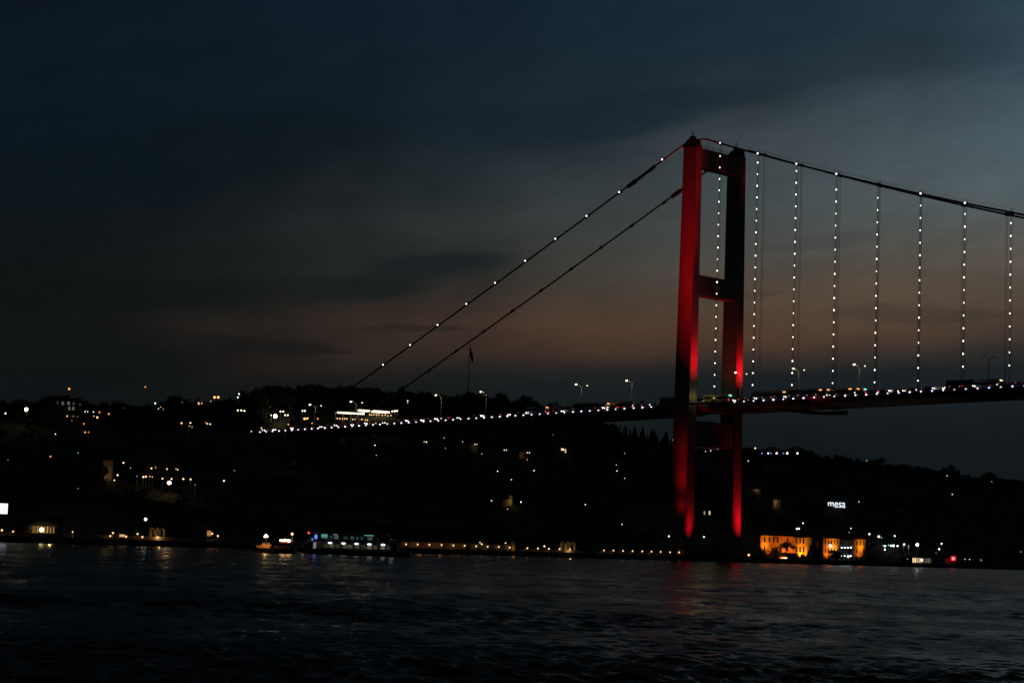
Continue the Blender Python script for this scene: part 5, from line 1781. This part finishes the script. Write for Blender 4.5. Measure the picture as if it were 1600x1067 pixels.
light('stair_wash', 'POINT', Vector((pw_.x + X(475), pw_.y - 3.6, 3.2)), None, 12, (.8, .9, .8), .2)
mb = MB()
mb.tube([(X(470), -2.2, 1.5), (X(479), -2.2, 3.2)], .08, 4).tube([(X(473), -2.2, 1.5), (X(482), -2.2, 3.2)], .08, 4)
mb.tube([(X(463), -2.2, 1.6), (X(466), -2.2, 3.0), (X(473), -2.2, 3.1)], .1, 4)
mb.build('stair', WHITEP, FE)

# ------------------------------------------------------------------ small restaurant boat left of the ferry
pw2 = at_z(432, 864, 0)
D2 = pw2.y
m3 = D2 / F
RB = thing('restaurant_boat', 'small restaurant boat with glowing orange parasols and four bright lamps', 'boat', (pw2.x, pw2.y, 0), -.08)
X2 = lambda px_: (px_ - 432) * m3
def Z2(px_, py_):
    r = ray(px_, py_)
    return (O + r * (D2 / r.y)).z


hull = []
for x, hw_, zk, zs in ((X2(400), .2, .5, 1.5), (X2(405), 1.6, -.2, 1.25), (X2(430), 2.6, -.5, 1.15), (X2(455), 2.4, -.4, 1.15), (X2(461), 1.5, 0, 1.3)):
    hull.append([(x, -hw_ * .6, zk), (x, hw_ * .6, zk), (x, hw_, zs), (x, -hw_, zs)])
MB().loft(hull).build('hull', HULLM, RB)
for px_ in (412.5, 420):
    zt = Z2(px_, 847.2)
    pr = MB().tube([(X2(px_), -.8, 1.1), (X2(px_), -.8, zt)], .06, 5).build('parasol', POLE, RB)
    ring = [(X2(px_) + 1.0 * math.cos(a_), -.8 + 1.0 * math.sin(a_), zt - .75) for a_ in [i * math.pi / 4 + .39 for i in range(8)]]
    MB().add([(X2(px_), -.8, zt + .05)] + ring + [(X2(px_), -.8, zt - .3)], [(0, 1 + i, 1 + (i + 1) % 8) for i in range(8)] + [(9, 1 + (i + 1) % 8, 1 + i) for i in range(8)]).build('canopy', CLOTH, pr)
for px_, py_ in ((407.5, 854.5), (418, 856)):
    MB().box(X2(px_) - .9, X2(px_) + .9, -1.9, -1.8, 1.2, Z2(px_, 851.5)).build('side_screen', CLOTH, RB)
light('parasol_light', 'POINT', Vector((pw2.x + X2(416), pw2.y - 3.4, 2.4)), None, 95, (1, .42, .1), .15)
mb = MB().tube([(X2(415), -.2, 1.1), (X2(415), -.2, Z2(415, 838))], .06, 5)
ps = mb.build('lamp_pole', POLE, RB)
for px_, py_ in ((414.6, 835.6), (412.8, 838), (416.6, 837.8)):
    MB().ball((X2(px_), -.3, Z2(px_, py_)), .25, 8, 6).build('bulb', glow('Y', 5), ps, True)
MB().box(X2(438), X2(456), -1.5, 1.5, Z2(447, 847.5), Z2(447, 846.7)).build('awning_roof', REDCL, RB)
mb = MB()
for px_ in (438.5, 447, 455.5):
    for y in (-1.4, 1.4):
        mb.tube([(X2(px_), y, 1.1), (X2(px_), y, Z2(447, 847.3))], .06, 4)
mb.build('awning_post', WOOD, RB)
for px_, py_, s_ in ((439.6, 843.8, 3.6), (443, 844, 4.2), (447, 843.6, 4.6), (452.3, 844.5, 5.2)):
    MB().ball((X2(px_), -1.6, Z2(px_, py_)), s_ * .42 * m3, 8, 6).build('globe_lamp', glow('M', 14), RB, True)
MB().ball((X2(455.5), -.2, Z2(455.5, 833.8)), .3, 8, 6).build('mast_lamp', glow('M', 3), RB, True)
MB().tube([(X2(455.5), 0, 1.1), (X2(455.5), 0, Z2(455.5, 834))], .05, 4).build('mast', POLE, RB)
for px_ in (433, 441, 450):
    MB().box(X2(px_) - .6, X2(px_) + .6, -1.7, -.9, 1.16, 1.85).build('table', WOOD, RB)

# ------------------------------------------------------------------ undergrowth and woods on the slopes
wd_ = MB()
cnt = 0
cand = []
for _ in range(9000):
    t = random.uniform(-330, 700)
    w_ = random.uniform(36, RW - 2)
    if -10 < t < 38 and w_ > 60:
        continue
    cand.append((t, w_, random.uniform(2.2, 5.5)))


def proj(p):
    x, y, z = p[0], p[1], p[2] - H0
    d = y * cp + z * sp
    u = -y * sp + z * cp
    X_, Y_ = F * x / d, -F * u / d
    return 800 + cr * X_ - sr * Y_, 533.5 + sr * X_ + cr * Y_, y


LB = {}
for x, y, d in LIGHTPX:
    LB.setdefault(int(x // 40), []).append((x, y, d))
for t, w_, h in cand:
    zg = hill(t, w_)
    p = l2w(-w_, t, zg + h * .45)
    x, y, d = proj(p)
    if not -80 < x < 1680:
        continue
    rp = h * .95 * F / d
    bad = False
    for b_ in (int(x // 40) - 1, int(x // 40), int(x // 40) + 1):
        for lx, ly, ld in LB.get(b_, ()):
            if ld > d - 3 and abs(lx - x) < rp and -rp * 1.1 < ly - y < rp:
                bad = True
                break
    if bad:
        continue
    cnt += 1
    if cnt > 2600:
        break
    leaf_cluster(wd_, p, h * .5, 14, h * .42, .8)
o = wd_.build('woodland_undergrowth', LEAF2)
tag(o, 'dark wooded undergrowth covering the hillsides behind the shore', 'undergrowth', kind='stuff')
